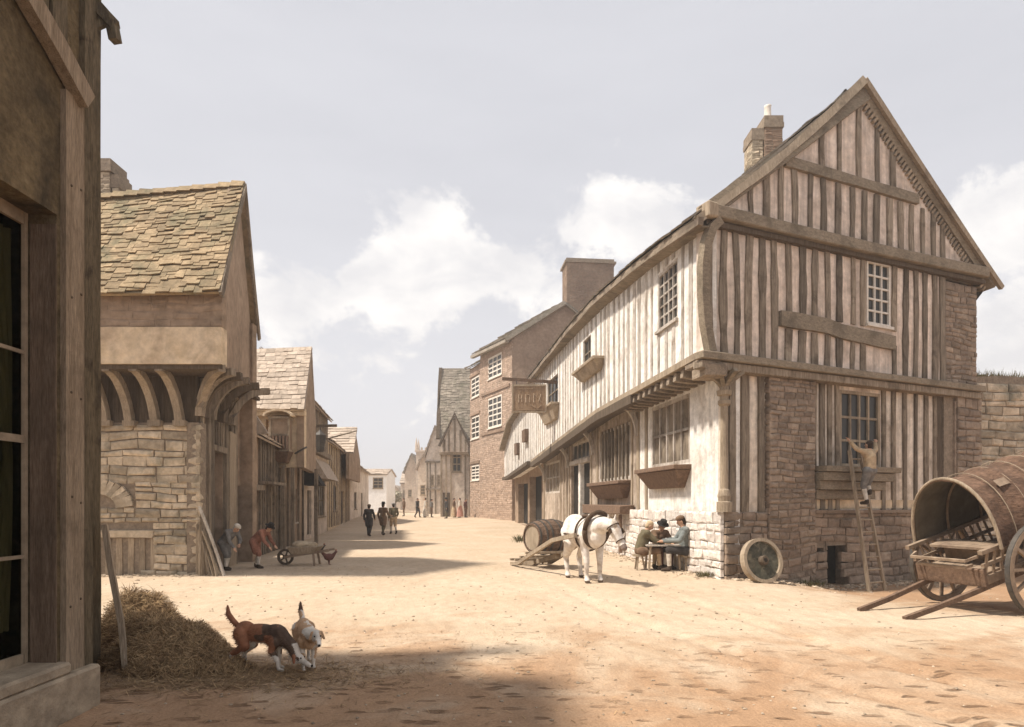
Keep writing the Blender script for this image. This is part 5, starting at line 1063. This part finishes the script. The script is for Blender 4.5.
mb = MB(); mb.tube([Vector((.0, .60, 1.12)) + Vector((.27 * cos(a), .10 * sin(a) - .0, .36 * sin(a))) for a in [2 * pi * i / 24 for i in range(25)]], .052, 8); mb.build('collar', m_strap, HO, smooth=True)
mb = MB(); mb.tube([Vector((0, .2, 1.02)) + Vector((.315 * cos(a), 0, .365 * sin(a))) for a in [2 * pi * i / 24 for i in range(25)]], .022, 6); mb.ell((0, .2, 1.39), (.16, .13, .05)); mb.build('back_saddle', m_strap, HO)
mb = MB()
for s in (-1, 1): mb.tube([(.24 * s, .6, 1.0), (.33 * s, .2, .98), (.33 * s, -.3, 1.0), (.27 * s, -.75, .98), (0 * s, -.9, .98)], .02, 6)
mb.build('trace_straps', m_strap, HO)
dn = hdv.normalized()
def hring(q, r, w): 
    c = ph + hdv * q; a = Vector((1, 0, 0)); a = (a - dn * a.dot(dn)).normalized(); bb = dn.cross(a); return MB().tube([c + a * r * cos(t_) + bb * r * 1.08 * sin(t_) for t_ in [2 * pi * i / 16 for i in range(17)]], w, 6)
b1 = hring(.72, .09, .012).build('noseband', m_strap, HO); hring(.1, .128, .013).build('browband', m_strap, HO)
for s in (-1, 1): MB().sweep([ph + hdv * .2 + Vector((.14 * s, .05, .0)), ph + hdv * .38 + Vector((.14 * s, .05, .0))], .012, .1, side=(1, 0, 0)).build('blinker', m_strap, HO)

def dog(label, loc, face, coat, pose, sc=1.0, mats=None, matfn=None):
    t = thing('dog', label, 'dog', loc, local=True); f = Vector(face); t.rotation_euler = (0, 0, math.atan2(-f.x, f.y)); t.scale = (sc,) * 3
    b = MB(); b.ell((0, .17, .36), (.095, .15, .13)); b.ell((0, 0, .38), (.085, .24, .105)); b.ell((0, -.2, .40), (.085, .12, .105)); b.ell((0, .26, .33), (.07, .08, .1))
    hc = Vector((.01, .44, .14)) if pose is None else Vector(pose); b.chain([(0, .22, .38), Vector((0, .22, .38)).lerp(hc, .5) + Vector((0, .04, 0)), hc + Vector((0, -.02, .02))], [.08, .062, .052], 12); b.ell(hc, (.055, .07, .055)); b.cap(hc + Vector((0, .05, -.02)), hc + Vector((0, .14, -.065)), .036, .024, 10)
    for s in (-1, 1):
        b.chain([(.06 * s, .2, .32), (.065 * s, .16, .22), (.06 * s, .2 + .03 * s, .12), (.06 * s, .2 + .04 * s, .03), (.06 * s, .25 + .04 * s, .018)], [.06, .038, .024, .018, .02], 10)
        b.chain([(.05 * s, -.22, .38), (.07 * s, -.16, .25), (.065 * s, -.3 - .03 * s, .15), (.06 * s, -.27 - .03 * s, .03), (.06 * s, -.22 - .03 * s, .018)], [.085, .055, .024, .018, .02], 10)
    b.chain([(0, -.29, .44), (0, -.36, .50), (.01, -.41, .57), (.01, -.42, .66)], [.03, .032, .03, .012], 8)
    blobobj('body', b, mats or [coat], t, .009, 2, matfn)
    for s in (-1, 1): mb = MB(); mb.cap(hc + Vector((.045 * s, -.02, .035)), hc + Vector((.075 * s, .0, -.025)), .022, .012, 8); mb.build('ear', (mats or [coat])[0], t, smooth=True); MB().ell(hc + Vector((.032 * s, .055, .015)), .009, 8, 6).build('eye', c_felt, t)
    MB().ell(hc + Vector((0, .163, -.065)), .014, 8, 6).build('nose', c_felt, t)
    fur = MB(); me = t.children[0].data; vs = me.vertices; pol = me.polygons
    for i in range(0, len(pol), 6):
        p = pol[i]; c = p.center; n = p.normal
        if c.z < .1: continue
        d = (n * .5 + Vector((rnd(-.3, .3), -1, -.5))).normalized() * rnd(.018, .034); s_ = n.cross(d).normalized() * .003; fur.mi = 0 if not matfn else matfn(c); fur.add([c - s_, c + s_, c + n * .004 + d], [(0, 1, 2)])
    o = fur.build('fur', mats or [coat], t); o['kind'] = 'stuff'; return t
d_red = C('red_brown_fur', (.24, .10, .055), (.34, .16, .09)); d_blk = C('black_fur', (.085, .055, .04), (.15, .10, .07)); d_tan = C('tan_fur', (.42, .25, .14), (.55, .38, .24)); d_wht = C('white_fur', (.6, .54, .46), (.7, .64, .56))
p = G(262, 669)
dog('dark dog with a reddish rump and raised tail sniffing the ground beside the hay heap', tuple(p), (.97, -.25), d_red, None, .96, [d_red, d_blk, d_wht], lambda c: 2 if (c.z < .16 + .12 * mn.noise(c * 7)) or (c.y > .54) or (c.z < .30 and abs(c.x) < .05) else (1 if c.y + mn.noise(c * 8) * .5 > .12 else 0))
p = G(306, 665)
dog('tan and white dog with tail held up, standing right beside the dark dog', tuple(p), (.42, -.9), d_tan, (-.06, .43, .40), .92, [d_tan, d_wht, d_blk], lambda c: 2 if c.y < -.38 and c.z > .56 else (1 if mn.noise(c * 8 + Vector((3, 1, 2))) > .12 or c.z < .1 else 0))

# ================================================================== slide car, barrel
SL_ = thing('slide_car', 'low wooden slide with two long poles dragging on the road behind the horse', 'sledge', (.9, 16.0, 0))
hx = Vector((hv.x, hv.y, 0)).normalized(); hs_ = Vector((-hx.y, hx.x, 0)); tail_ = Vector((.52, 17.3, 0)); 
for s in (-1, 1):
    a = tail_ + hs_ * .46 * s - hx * .35; MB().sweep([a + Vector((0, 0, .05)), a + hx * .6 + Vector((0, 0, .10)), a + hx * 1.5 + Vector((0, 0, .38)), a + hx * 3.0 - hs_ * .06 * s + Vector((0, 0, .85)), a + hx * 4.2 - hs_ * .11 * s + Vector((0, 0, 1.02))], .07, .09, j=.06).build('pole', m_plank, SL_)
for k, z in ((.1, .13), (.5, .15), (.95, .26), (1.4, .40)):
    a = tail_ + hx * (k - .35) + Vector((0, 0, z + .04)); MB().beam(a - hs_ * .52, a + hs_ * .52, .09, .06, seg=2, j=.08).build('cross_bar', m_plank, SL_)
g0 = G(516, 565); sd = (Vector((.62, -.1, 0)));
for s in (0, 1):
    a = g0 + Vector((.10 * s, .55 * s, 0)); MB().sweep([a + Vector((0, 0, .03)), a + Vector((.35, -.1, .08)), a + Vector((.75, -.55, .18)), a + Vector((1.05, -1.1, .34))], .13, .12, j=.12).build('runner', m_plank, SL_)
MB().beam(g0 + Vector((.42, -.12, .12)), g0 + Vector((.55, .5, .12)), .1, .08, seg=2).build('cross_bar', m_plank, SL_)
BR = thing('barrel', 'big iron hooped wooden barrel lying on its side on the slide behind the horse', 'barrel', (.92, 16.75, .33))
bc = Vector((.92, 16.85, .33 + .48)); ba = Vector((-.82, -.57, 0)).normalized(); N_ = 22; prof = [(-.52, .36), (-.3, .435), (0, .465), (.3, .435), (.52, .36)]
e1_ = ba.orthogonal().normalized(); e2_ = ba.cross(e1_)
mb = MB()
for k in range(N_):
    a0 = 2 * pi * (k + .03) / N_; a1 = 2 * pi * (k + .97) / N_; vs = []
    for x_, r_ in prof:
        for (a, rr) in ((a0, r_), (a1, r_), (a1, r_ - .03), (a0, r_ - .03)): vs.append(bc + ba * x_ + (e1_ * cos(a) + e2_ * sin(a)) * rr)
    fs = [(0, 3, 2, 1), (16, 17, 18, 19)] + [(i * 4 + j, i * 4 + (j + 1) % 4, i * 4 + 4 + (j + 1) % 4, i * 4 + 4 + j) for i in range(4) for j in range(4)]; mb.add(vs, fs)
mb.build('staves', m_red, BR)
for s, m_ in ((1, m_tan), (-1, m_tan)): MB().tube([bc + ba * .46 * s, bc + ba * .485 * s], .335, 24).build('barrel_head', m_plank, BR)
for x_, r_ in ((-.47, .385), (-.3, .44), (-.14, .465), (.14, .465), (.3, .44), (.47, .385)): MB().ring(bc + ba * x_, ba, r_ - .02, r_ + .008, .022, 30).build('hoop', m_iron, BR)

# ================================================================== spare wheel against the wall
WH = thing('solid_wheel', 'large old disc wheel with pale rim leaning on the gabled house corner', 'wheel', (5.30, 13.75, -.03))
wc = Vector((5.38, 13.80, .455)); ax = Vector((.28, -.92, .22)).normalized(); wr = .49
m_moss = M('mossy_worn_wood', (.06, .06, .045), (.12, .11, .08), 5, bump=1.0, bscale=14, c3=(.19, .17, .12), c3s=4, c3t=(.52, .6), dist=.03)
MB().ring(wc, ax, wr - .075, wr, .075, 36).build('rim', m_plank, WH); MB().tube([wc - ax * .05, wc + ax * .02], wr - .06, 32).build('disc', m_moss, WH)
hb = MB().tube([wc - ax * .08, wc + ax * .12, wc + ax * .14], [.11, .10, .08], 16).build('hub', m_dark, WH); MB().tube([wc + ax * .13, wc + ax * .145], .045, 12).build('axle_hole', m_deep, hb)


# ================================================================== tilt cart
CT = thing('covered_cart', 'two wheeled cart with rounded brown cover, its shafts resting on the ground', 'cart', (7.72, 10.38, -.01), local=True)
cd = Vector((-.95, -.31)); CT.rotation_euler = (0, 0, math.atan2(cd.y, cd.x)); pr = Matrix.Translation((0, 0, .72)) @ Matrix.Rotation(R(15), 4, 'Y') 
m_cover = M('brown_cart_cover', (.11, .065, .042), (.20, .12, .08), 2.6, bump=.9, bscale=16, mottle=.4, c3=(.085, .052, .036), c3s=1.6, dist=.03, stretch=(1, 2, 2)); m_cartw = M('grey_brown_cart_wood', (.23, .165, .115), (.33, .25, .18), 3, bump=.7, bscale=16, c3=(.16, .11, .08), c3s=2, dist=.015)
m_coverin = M('shaded_cover_inside', (.085, .07, .05), (.13, .11, .08), 2, bump=.4, bscale=9)  # darker than the outside: interior shade put into the colour
def cp_(mb, name, mat, par=CT, smooth=False, pitch=True, **k):
    if pitch: mb.v = [pr @ v for v in mb.v]
    return mb.build(name, mat, par, smooth=smooth, **k)
mb = MB(); [mb.box(-1.25, .82, -.52 + i * .175, -.355 + i * .175, .10, .135) for i in range(6)]; cp_(mb, 'bed', m_cartw)
for y in (-.5, .5): cp_(MB().box(-1.3, .84, y - .05, y + .05, -.04, .10), 'bed_beam', m_cartw, bevel=.01)
cp_(MB().box(.80, .87, -.56, .56, -.06, .22), 'front_board', m_red, bevel=.01); cp_(MB().box(-1.34, -1.26, -.56, .56, -.04, .22), 'rear_board', m_red)
for s in (-1, 1):
    mb = MB(); mb.sweep([(-1.35, .62 * s, .52), (0, .62 * s, .5), (.92, .6 * s, .5)], .07, .06); mb.sweep([(-1.3, .57 * s, .28), (.86, .56 * s, .28)], .05, .05)
    for i in range(13): x_ = -1.25 + i * .17; mb.beam((x_, .52 * s, .1), (x_, .62 * s, .5), .03, .03)
    cp_(mb, 'side_rail', m_cartw)
    cp_(MB().sweep([(-1.1, .47 * s, -.09), (0, .47 * s, -.09), (1.0, .46 * s, -.10), (1.7, .42 * s, -.11), (2.36, .4 * s, -.09)], .06, .075, j=.03), 'shaft', m_red)
mb = MB(); mb.sweep([(.86, -.5, .42), (1.04, -.45, .40), (1.04, .45, .40), (.86, .5, .42)], .04, .04); mb.sweep([(.86, -.4, .28), (1.0, -.4, .28), (1.0, .4, .28), (.86, .4, .28)], .04, .04); cp_(mb, 'footboard', m_cartw)
mb = MB(); mb.box(.2, .55, -.5, .5, .42, .46); mb.box(.2, .25, -.5, .5, .1, .42); cp_(mb, 'seat', m_cartw)
def hoopp(x_, ex=0.0): return [(x_, (.66 + ex) * cos(a) * (1 - .04 * sin(a)), .48 + (1.06 + ex) * (sin(a) ** .82 if sin(a) > 0 else 0)) for a in [pi * i / 20 for i in range(21)]]
nx_ = 42; vs = []; vi = []
for i in range(nx_ + 1):
    x_ = .58 - 2.3 * i / nx_; sg = .055 * abs(sin(pi * i * 3 / nx_)); h_ = [(a_, b_ * (1 + .018 * mn.noise(Vector((a_ * 4, j * .9, 1)))), c_ + .02 * mn.noise(Vector((a_ * 3, j * .7, 5)))) for j, (a_, b_, c_) in enumerate(hoopp(x_, .035 - sg))]
    if i == 0: h_ = [(x_ + .05 * sin(pi * j / 20), b_, c_) for j, (a_, b_, c_) in enumerate(h_)]
    vs += h_; vi += [(a_, b_ * .975, .48 + (c_ - .48) * .98) for a_, b_, c_ in h_]
fs = [(i * 21 + j, i * 21 + j + 1, (i + 1) * 21 + j + 1, (i + 1) * 21 + j) for i in range(nx_) for j in range(20)]; n0_ = len(vs)
mb = MB(); mb.add(vs + vi, fs + [tuple(n0_ + q for q in f[::-1]) for f in fs] + [(j, n0_ + j, n0_ + j + 1, j + 1) for j in range(20)]); mb.m = [0] * len(fs) + [1] * len(fs) + [0] * 20
cov = cp_(mb, 'cover', [m_cover, m_coverin], smooth=True)
for x_ in (.61, -.1, -.9, -1.68): cp_(MB().tube(hoopp(x_, .045 if x_ > .5 else -.03), .026 if x_ > .5 else .02, 8), 'hoop', m_plank if x_ > .5 else m_cartw)
mb = MB(); q = hoopp(.1, .045); mb.add([Vector(q[5]) , Vector(q[6]), Vector(q[6]) + Vector((-.24, 0, 0)), Vector(q[5]) + Vector((-.24, 0, 0))], [(0, 1, 2, 3)]); cp_(mb, 'pale_patch', m_cartw, cov)
mb = MB(); q = hoopp(-1.66, -.02); mb.add(q, [tuple(range(21))]); cp_(mb, 'interior_darkening_flap', m_coverin, cov)  # closed back end, added to darken the inside of the cover
for x_ in (.2, -.2, -.6, -1.0, -1.4): cp_(MB().tube(hoopp(x_, .03), .007, 6), 'rope', m_plank, cov)
MB().tube([(0, -.86, .72), (0, .86, .72)], .045, 10).build('axle', m_cartw, CT); MB().box(-.08, .08, -.5, .5, .62, .74).build('axle_block', m_cartw, CT)
for s in (-1, 1):
    y = .78 * s; c = Vector((0, y, .72)); w_ = MB().ring(c, (0, 1, 0), .62, .705, .04, 36).build('wheel', m_cartw, CT); MB().ring(c, (0, 1, 0), .705, .72, .035, 36).build('tyre', m_iron, w_)
    MB().tube([c + Vector((0, -.15 * s, 0)), c + Vector((0, -.05 * s, 0)), c + Vector((0, .1 * s, 0)), c + Vector((0, .17 * s, 0))], [.09, .13, .11, .075], 16).build('hub', m_cartw, w_, smooth=False)
    for k in range(12): a = 2 * pi * k / 12; MB().beam(c + Vector((.1 * cos(a), 0, .1 * sin(a))), c + Vector((.64 * cos(a), .02 * s, .64 * sin(a))), .045, .045, side=(0, 1, 0)).build('spoke', m_cartw, w_)

# ================================================================== barrow on the left
p = G(286, 566); BWR = thing('wheelbarrow', 'low wooden wheelbarrow with a pale tray standing by the stooping red figure', 'wheelbarrow', tuple(p)); q = lambda x, y, z: p + Vector((x, y, z))
for s in (-1, 1): MB().beam(q(-.1, .3 + .16 * s, .22), q(1.15, .3 + .28 * s, .42), .05, .06, seg=2).build('handle', m_cartw, BWR)
mb = MB(); mb.hexa([q(.12, .06, .3), q(.72, .04, .34), q(.72, .56, .34), q(.12, .54, .3), q(.02, 0, .50), q(.85, -.04, .52), q(.85, .64, .52), q(.02, .6, .5)]); mb.build('tray', m_plank, BWR)
wq = q(-.12, .3, .22); w_ = MB().ring(wq, (0, 1, 0), .16, .22, .035, 22).build('wheel', m_dark, BWR); MB().tube([wq - Vector((0, .1, 0)), wq + Vector((0, .1, 0))], .05, 10).build('hub', m_dark, w_)
for k in range(5): a = 2 * pi * k / 5; MB().beam(wq, wq + Vector((.18 * cos(a), 0, .18 * sin(a))), .04, .03, side=(0, 1, 0)).build('spoke', m_dark, w_)
for s in (-1, 1): MB().beam(q(.7, .3 + .2 * s, .35), q(.75, .3 + .26 * s, 0), .05, .05).build('leg', m_cartw, BWR)
c_sack = C('sack_cloth', (.36, .28, .19), (.46, .37, .26)); b = MB(); b.ell(q(.3, .3, .55), (.24, .2, .12)); b.ell(q(.58, .34, .54), (.18, .18, .1)); me = blob(b, .02, 3); me.materials.clear(); me.materials.append(c_sack); o = bpy.data.objects.new('sack', me); S.collection.objects.link(o); tag(o, 'lumpy buff sack lying in the tray of the wheelbarrow', 'sack')
for px_, py_, lab in ((329, 565, 'dark hen pecking the ground right of the wheelbarrow'), (318, 557, 'dark hen standing behind the end of the wheelbarrow handles')):
    h = G(px_, py_); t = thing('hen', lab, 'hen', tuple(h), local=True); t.rotation_euler = (0, 0, R(-70) + rnd(-.3, .3)); b = MB(); b.ell((0, 0, .22), (.09, .14, .1)); b.chain([(0, .1, .25), (0, .17, .33), (0, .19, .36)], [.06, .035, .035], 10); b.cap((0, .2, .36), (0, .25, .345), .018, .006, 8); b.chain([(0, -.1, .26), (0, -.2, .36)], [.06, .03], 8)
    for s in (-1, 1): b.chain([(.04 * s, 0, .15), (.04 * s, .0, .02), (.04 * s, .05, .01)], [.02, .011, .01], 8)
    blobobj('body', b, c_maroon if px_ == 329 else c_dark, t, .012, 1); MB().ell((0, .19, .405), (.008, .03, .02)).build('comb', c_red, t)
# bundle of brushwood and poles by the stone house
p = G(222, 575); BB_ = thing('brushwood_bundle', 'spread bundle of pale sticks and slats leaning at the stone house corner', 'brushwood', tuple(p))
for i in range(16):
    a = rnd(0, 1); MB().beam((-7.42 + a * .62, 15.02 - a * .1 + rnd(-.08, .1), 0), (-7.36 + a * .12 + rnd(-.03, .03), 15.03 + rnd(-.03, .05), rnd(.8, 1.35)), .05, .03, seg=4, bow=.03, j=.15).build('stick', m_plank if i % 4 else m_stud, BB_)
o = tag(MB().beam((-6.70, 14.9, 0.0), (-7.33, 15.0, 1.62), .055, .05, seg=5, bow=.02, j=.1).build('pole', m_studl), 'long pale pole leaning against the stone house corner over the brushwood', 'pole'); recenter(o)
o = tag(MB().sweep([(-3.86, 6.40, -.02), (-3.92, 6.42, .5), (-4.02, 6.43, 1.0), (-4.10, 6.44, 1.48)], .13, .05, side=(.5, -1, 0), j=.06).build('leaning_plank', m_plank), 'weathered plank leaning on the near corner timber beside the hay heap', 'plank'); recenter(o)

# ================================================================== hay heap
m_hay = M('brown_hay', (.30, .19, .10), (.48, .33, .18), 6, bump=1, bscale=25, island=.55, dist=.03); m_hayb = M('hay_mass', (.17, .105, .058), (.26, .17, .095), 5, bump=1, bscale=22, dist=.05)
HH = thing('hay_heap', 'rounded heap of brown hay beside the near house and the two dogs', 'hay heap', (-3.3, 6.95, 0))
lumps = [(-4.35, 7.45, .5, .42, .60), (-4.0, 7.2, .4, .4, .47), (-3.65, 6.95, .55, .42, .38), (-3.3, 6.68, .45, .36, .25), (-3.85, 6.65, .42, .3, .29), (-3.0, 6.5, .35, .24, .11), (-3.5, 6.42, .4, .2, .15)]
def hh(x, y):
    z = 0
    for (a, b_, rx, ry, h_) in lumps:
        d = 1 - ((x - a) / rx) ** 2 - ((y - b_) / ry) ** 2
        if d > 0: z = max(z, h_ * d ** .62 * (1 + .30 * mn.noise(Vector((x * 4.5, y * 4.5, a)))))
    return z
vs = []; n_ = 90
for j in range(n_):
    for i in range(n_): x = -5.0 + 2.6 * i / (n_ - 1); y = 6.1 + 2.0 * j / (n_ - 1); h_ = hh(x, y); vs.append((x, y, gz(x, y) - .03 + h_ + (.02 * mn.noise(Vector((x * 14, y * 14, 0))) if h_ > 0 else 0)))
MB().add(vs, [(j * n_ + i, j * n_ + i + 1, (j + 1) * n_ + i + 1, (j + 1) * n_ + i) for j in range(n_ - 1) for i in range(n_ - 1)]).build('mound', m_hayb, HH, smooth=True)
mb = MB()
for i in range(26000):
    x = rnd(-4.8, -2.4); y = rnd(6.1, 8.0); h_ = hh(x, y)
    if h_ <= 0.0: continue
    e = .02; nx__ = Vector((-(hh(x + e, y) - h_) / e, -(hh(x, y + e) - h_) / e, 1)).normalized(); a = rnd(0, 2 * pi); d = Vector((cos(a), sin(a), -.3)); d = (d - nx__ * d.dot(nx__)).normalized(); L_s = rnd(.05, .16) if i % 6 else rnd(.16, .32); w = nx__.cross(d).normalized() * rnd(.0018, .0035)
    p0 = Vector((x, y, h_ - .02)) + nx__ * rnd(0, .012); p1 = p0 + d * L_s * .5 + nx__ * rnd(.005, .06); p2 = p0 + d * L_s + nx__ * rnd(-.03, .06) - Vector((0, 0, L_s * .15)); mb.add([p0 - w, p0 + w, p1 + w, p1 - w, p2], [(0, 1, 2, 3), (3, 2, 4)])
o = mb.build('hay_stalks', m_hay, HH); o['kind'] = 'stuff'
mb = MB()
def straw(x, y, l=.1):
    a = rnd(0, 2 * pi); d = Vector((cos(a), sin(a), rnd(-.05, .25))); w = Vector((-sin(a), cos(a), 0)) * .0028; p0 = Vector((x, y, gz(x, y) + bumps(x, y) + .004)); p1 = p0 + d * l; mb.add([p0 - w, p0 + w, p1 + w, p1 - w], [(0, 1, 2, 3)])
for i in range(5200): straw(random.gauss(-2.9, .85), random.gauss(6.3, .3), rnd(.04, .2))
for i in range(900): straw(rnd(-4, 1), rnd(4.5, 8.5), rnd(.03, .1))
for i in range(500): straw(random.gauss(-5.5, 1.2), random.gauss(16.2, .8), rnd(.06, .16))
o = mb.build('loose_straw', m_hay); tag(o, 'loose hay stalks strewn on the road round the heap', 'straw'); o['kind'] = 'stuff'

# ================================================================== stones and dirt clods
m_peb = M('pebble', (.34, .26, .18), (.5, .4, .3), 5, bump=.6, bscale=20, island=.4)
mb = MB()
def peb(x, y, r, flat=.6):
    b0 = len(mb.v); z = gz(x, y) + bumps(x, y); mb.ell((x, y, z + r * flat * .3), (r * rnd(.8, 1.4), r * rnd(.7, 1.1), r * flat), 6, 4)
    for k in range(b0, len(mb.v)): mb.v[k] = mb.v[k] + Vector((rnd(-1, 1), rnd(-1, 1), rnd(-1, 1))) * r * .16
for i in range(1300):
    y = 3.2 + 14 * random.random() ** 1.3; x = rnd(-.8, .85) * y
    if x < -3.4 and y < 6.6: continue
    peb(x, y, rnd(.004, .015) * (1 + y * .05))
for i in range(500): u = rnd(0, 9); q = FG.at(u, 0, .1 + abs(random.gauss(0, .45))); peb(q.x, q.y, rnd(.015, .06))
for i in range(260): u = rnd(0, 11); q = FS.at(u, 0, .25 + abs(random.gauss(0, .3))); peb(q.x, q.y, rnd(.015, .045))
for i in range(260): u = rnd(0, 5.2); q = FL.at(u, 0, .05 + abs(random.gauss(0, .3))); peb(q.x, q.y, rnd(.015, .05))
o = mb.build('loose_stones', m_peb); tag(o, 'small stones and clods scattered over the dusty road', 'stones'); o['kind'] = 'stuff'
m_weed = M('dusty_weed', (.10, .10, .045), (.18, .16, .08), 5, bump=.3, island=.3)
def weed(label, x, y, n, r, h):
    mb = MB()
    for i in range(n):
        a = rnd(0, 6.28); rr = r * rnd(0, 1) ** .6; b0 = Vector((x + rr * cos(a), y + rr * sin(a), gz(x, y))); d = Vector((cos(a) * .4, sin(a) * .4, 1)) * h * rnd(.4, 1); w = Vector((-sin(a), cos(a), 0)) * h * .06; mb.add([b0 - w * .4, b0 + w * .4, b0 + d * .6 + w, b0 + d * .6 - w, b0 + d + Vector((cos(a), sin(a), 0)) * h * .2], [(0, 1, 2, 3), (3, 2, 4)])
    o = tag(mb.build('weed_clump', m_weed), label, 'weeds'); recenter(o)
weed('low green weeds at the foot of the wall behind the barrel', .75, 28.0, 200, .8, .35)
weed('dusty grass tuft at the foot of the brick pier, right of the disc wheel', 6.9, 14.7, 160, .35, .16)
weed('dusty grass growing at the foot of the limewashed plinth corner', 4.45, 14.7, 120, .22, .16)
# far trees closing the street
m_leaf = M('hazy_far_leaf', (.36, .33, .25), (.46, .42, .32), 3, bump=0, island=.35); m_bark = M('bark', (.14, .10, .07), (.2, .15, .1), 5)
def tree(label, x, y, h, r):
    z = gz(x, y); t = thing('tree', label, 'tree', (x, y, z), 'far trees at the end of the street'); mb = MB(); mb.tube([(x, y, z), (x + .1, y, z + h * .4), (x + .05, y, z + h * .75)], [.22, .16, .06], 8)
    for i in range(5): a = rnd(0, 6.28); mb.tube([(x + .1, y, z + h * .4), (x + r * .5 * cos(a), y + r * .5 * sin(a), z + h * rnd(.6, .8))], [.08, .03], 6)
    mb.build('trunk', m_bark, t); mb = MB(); cl = [(Vector((x + rnd(-.7, .7) * r, y + rnd(-.7, .7) * r, z + h * rnd(.5, .9))), r * rnd(.25, .5)) for _ in range(14)]
    for i in range(2600): c, q = random.choice(cl); d = Vector((random.gauss(0, 1), random.gauss(0, 1), random.gauss(0, 1))).normalized() * q * rnd(.5, 1.05); s_ = rnd(.06, .16); a = Vector((rnd(-1, 1), rnd(-1, 1), rnd(-1, 1))).normalized() * s_; b_ = a.orthogonal().normalized() * s_; mb.add([c + d - a, c + d + b_, c + d + a, c + d - b_], [(0, 1, 2, 3)])
    mb.build('crown', m_leaf, t)
tree('hazy low tree right behind the white house at the street end', -17.3, 92, 2.9, 1.3); tree('faint low round tree farthest from the viewer before the tiny cottages', -20.5, 112, 3.2, 1.6)

# ------------------------------------------------------------------ dusty air over the whole street
hz = bpy.data.materials.new('dusty_air'); hz.use_nodes = True; nt = hz.node_tree; nt.nodes.remove(nt.nodes['Principled BSDF'])
pv = nt.nodes.new('ShaderNodeVolumePrincipled'); pv.inputs['Color'].default_value = (.98, .94, .90, 1); pv.inputs['Density'].default_value = .0019; pv.inputs['Anisotropy'].default_value = .2
nt.links.new(pv.outputs[0], nt.nodes['Material Output'].inputs['Volume'])
hb_ = MB().box(-760, 760, -60, 760, -2, 24).build('haze', hz); hb_['kind'] = 'stuff'
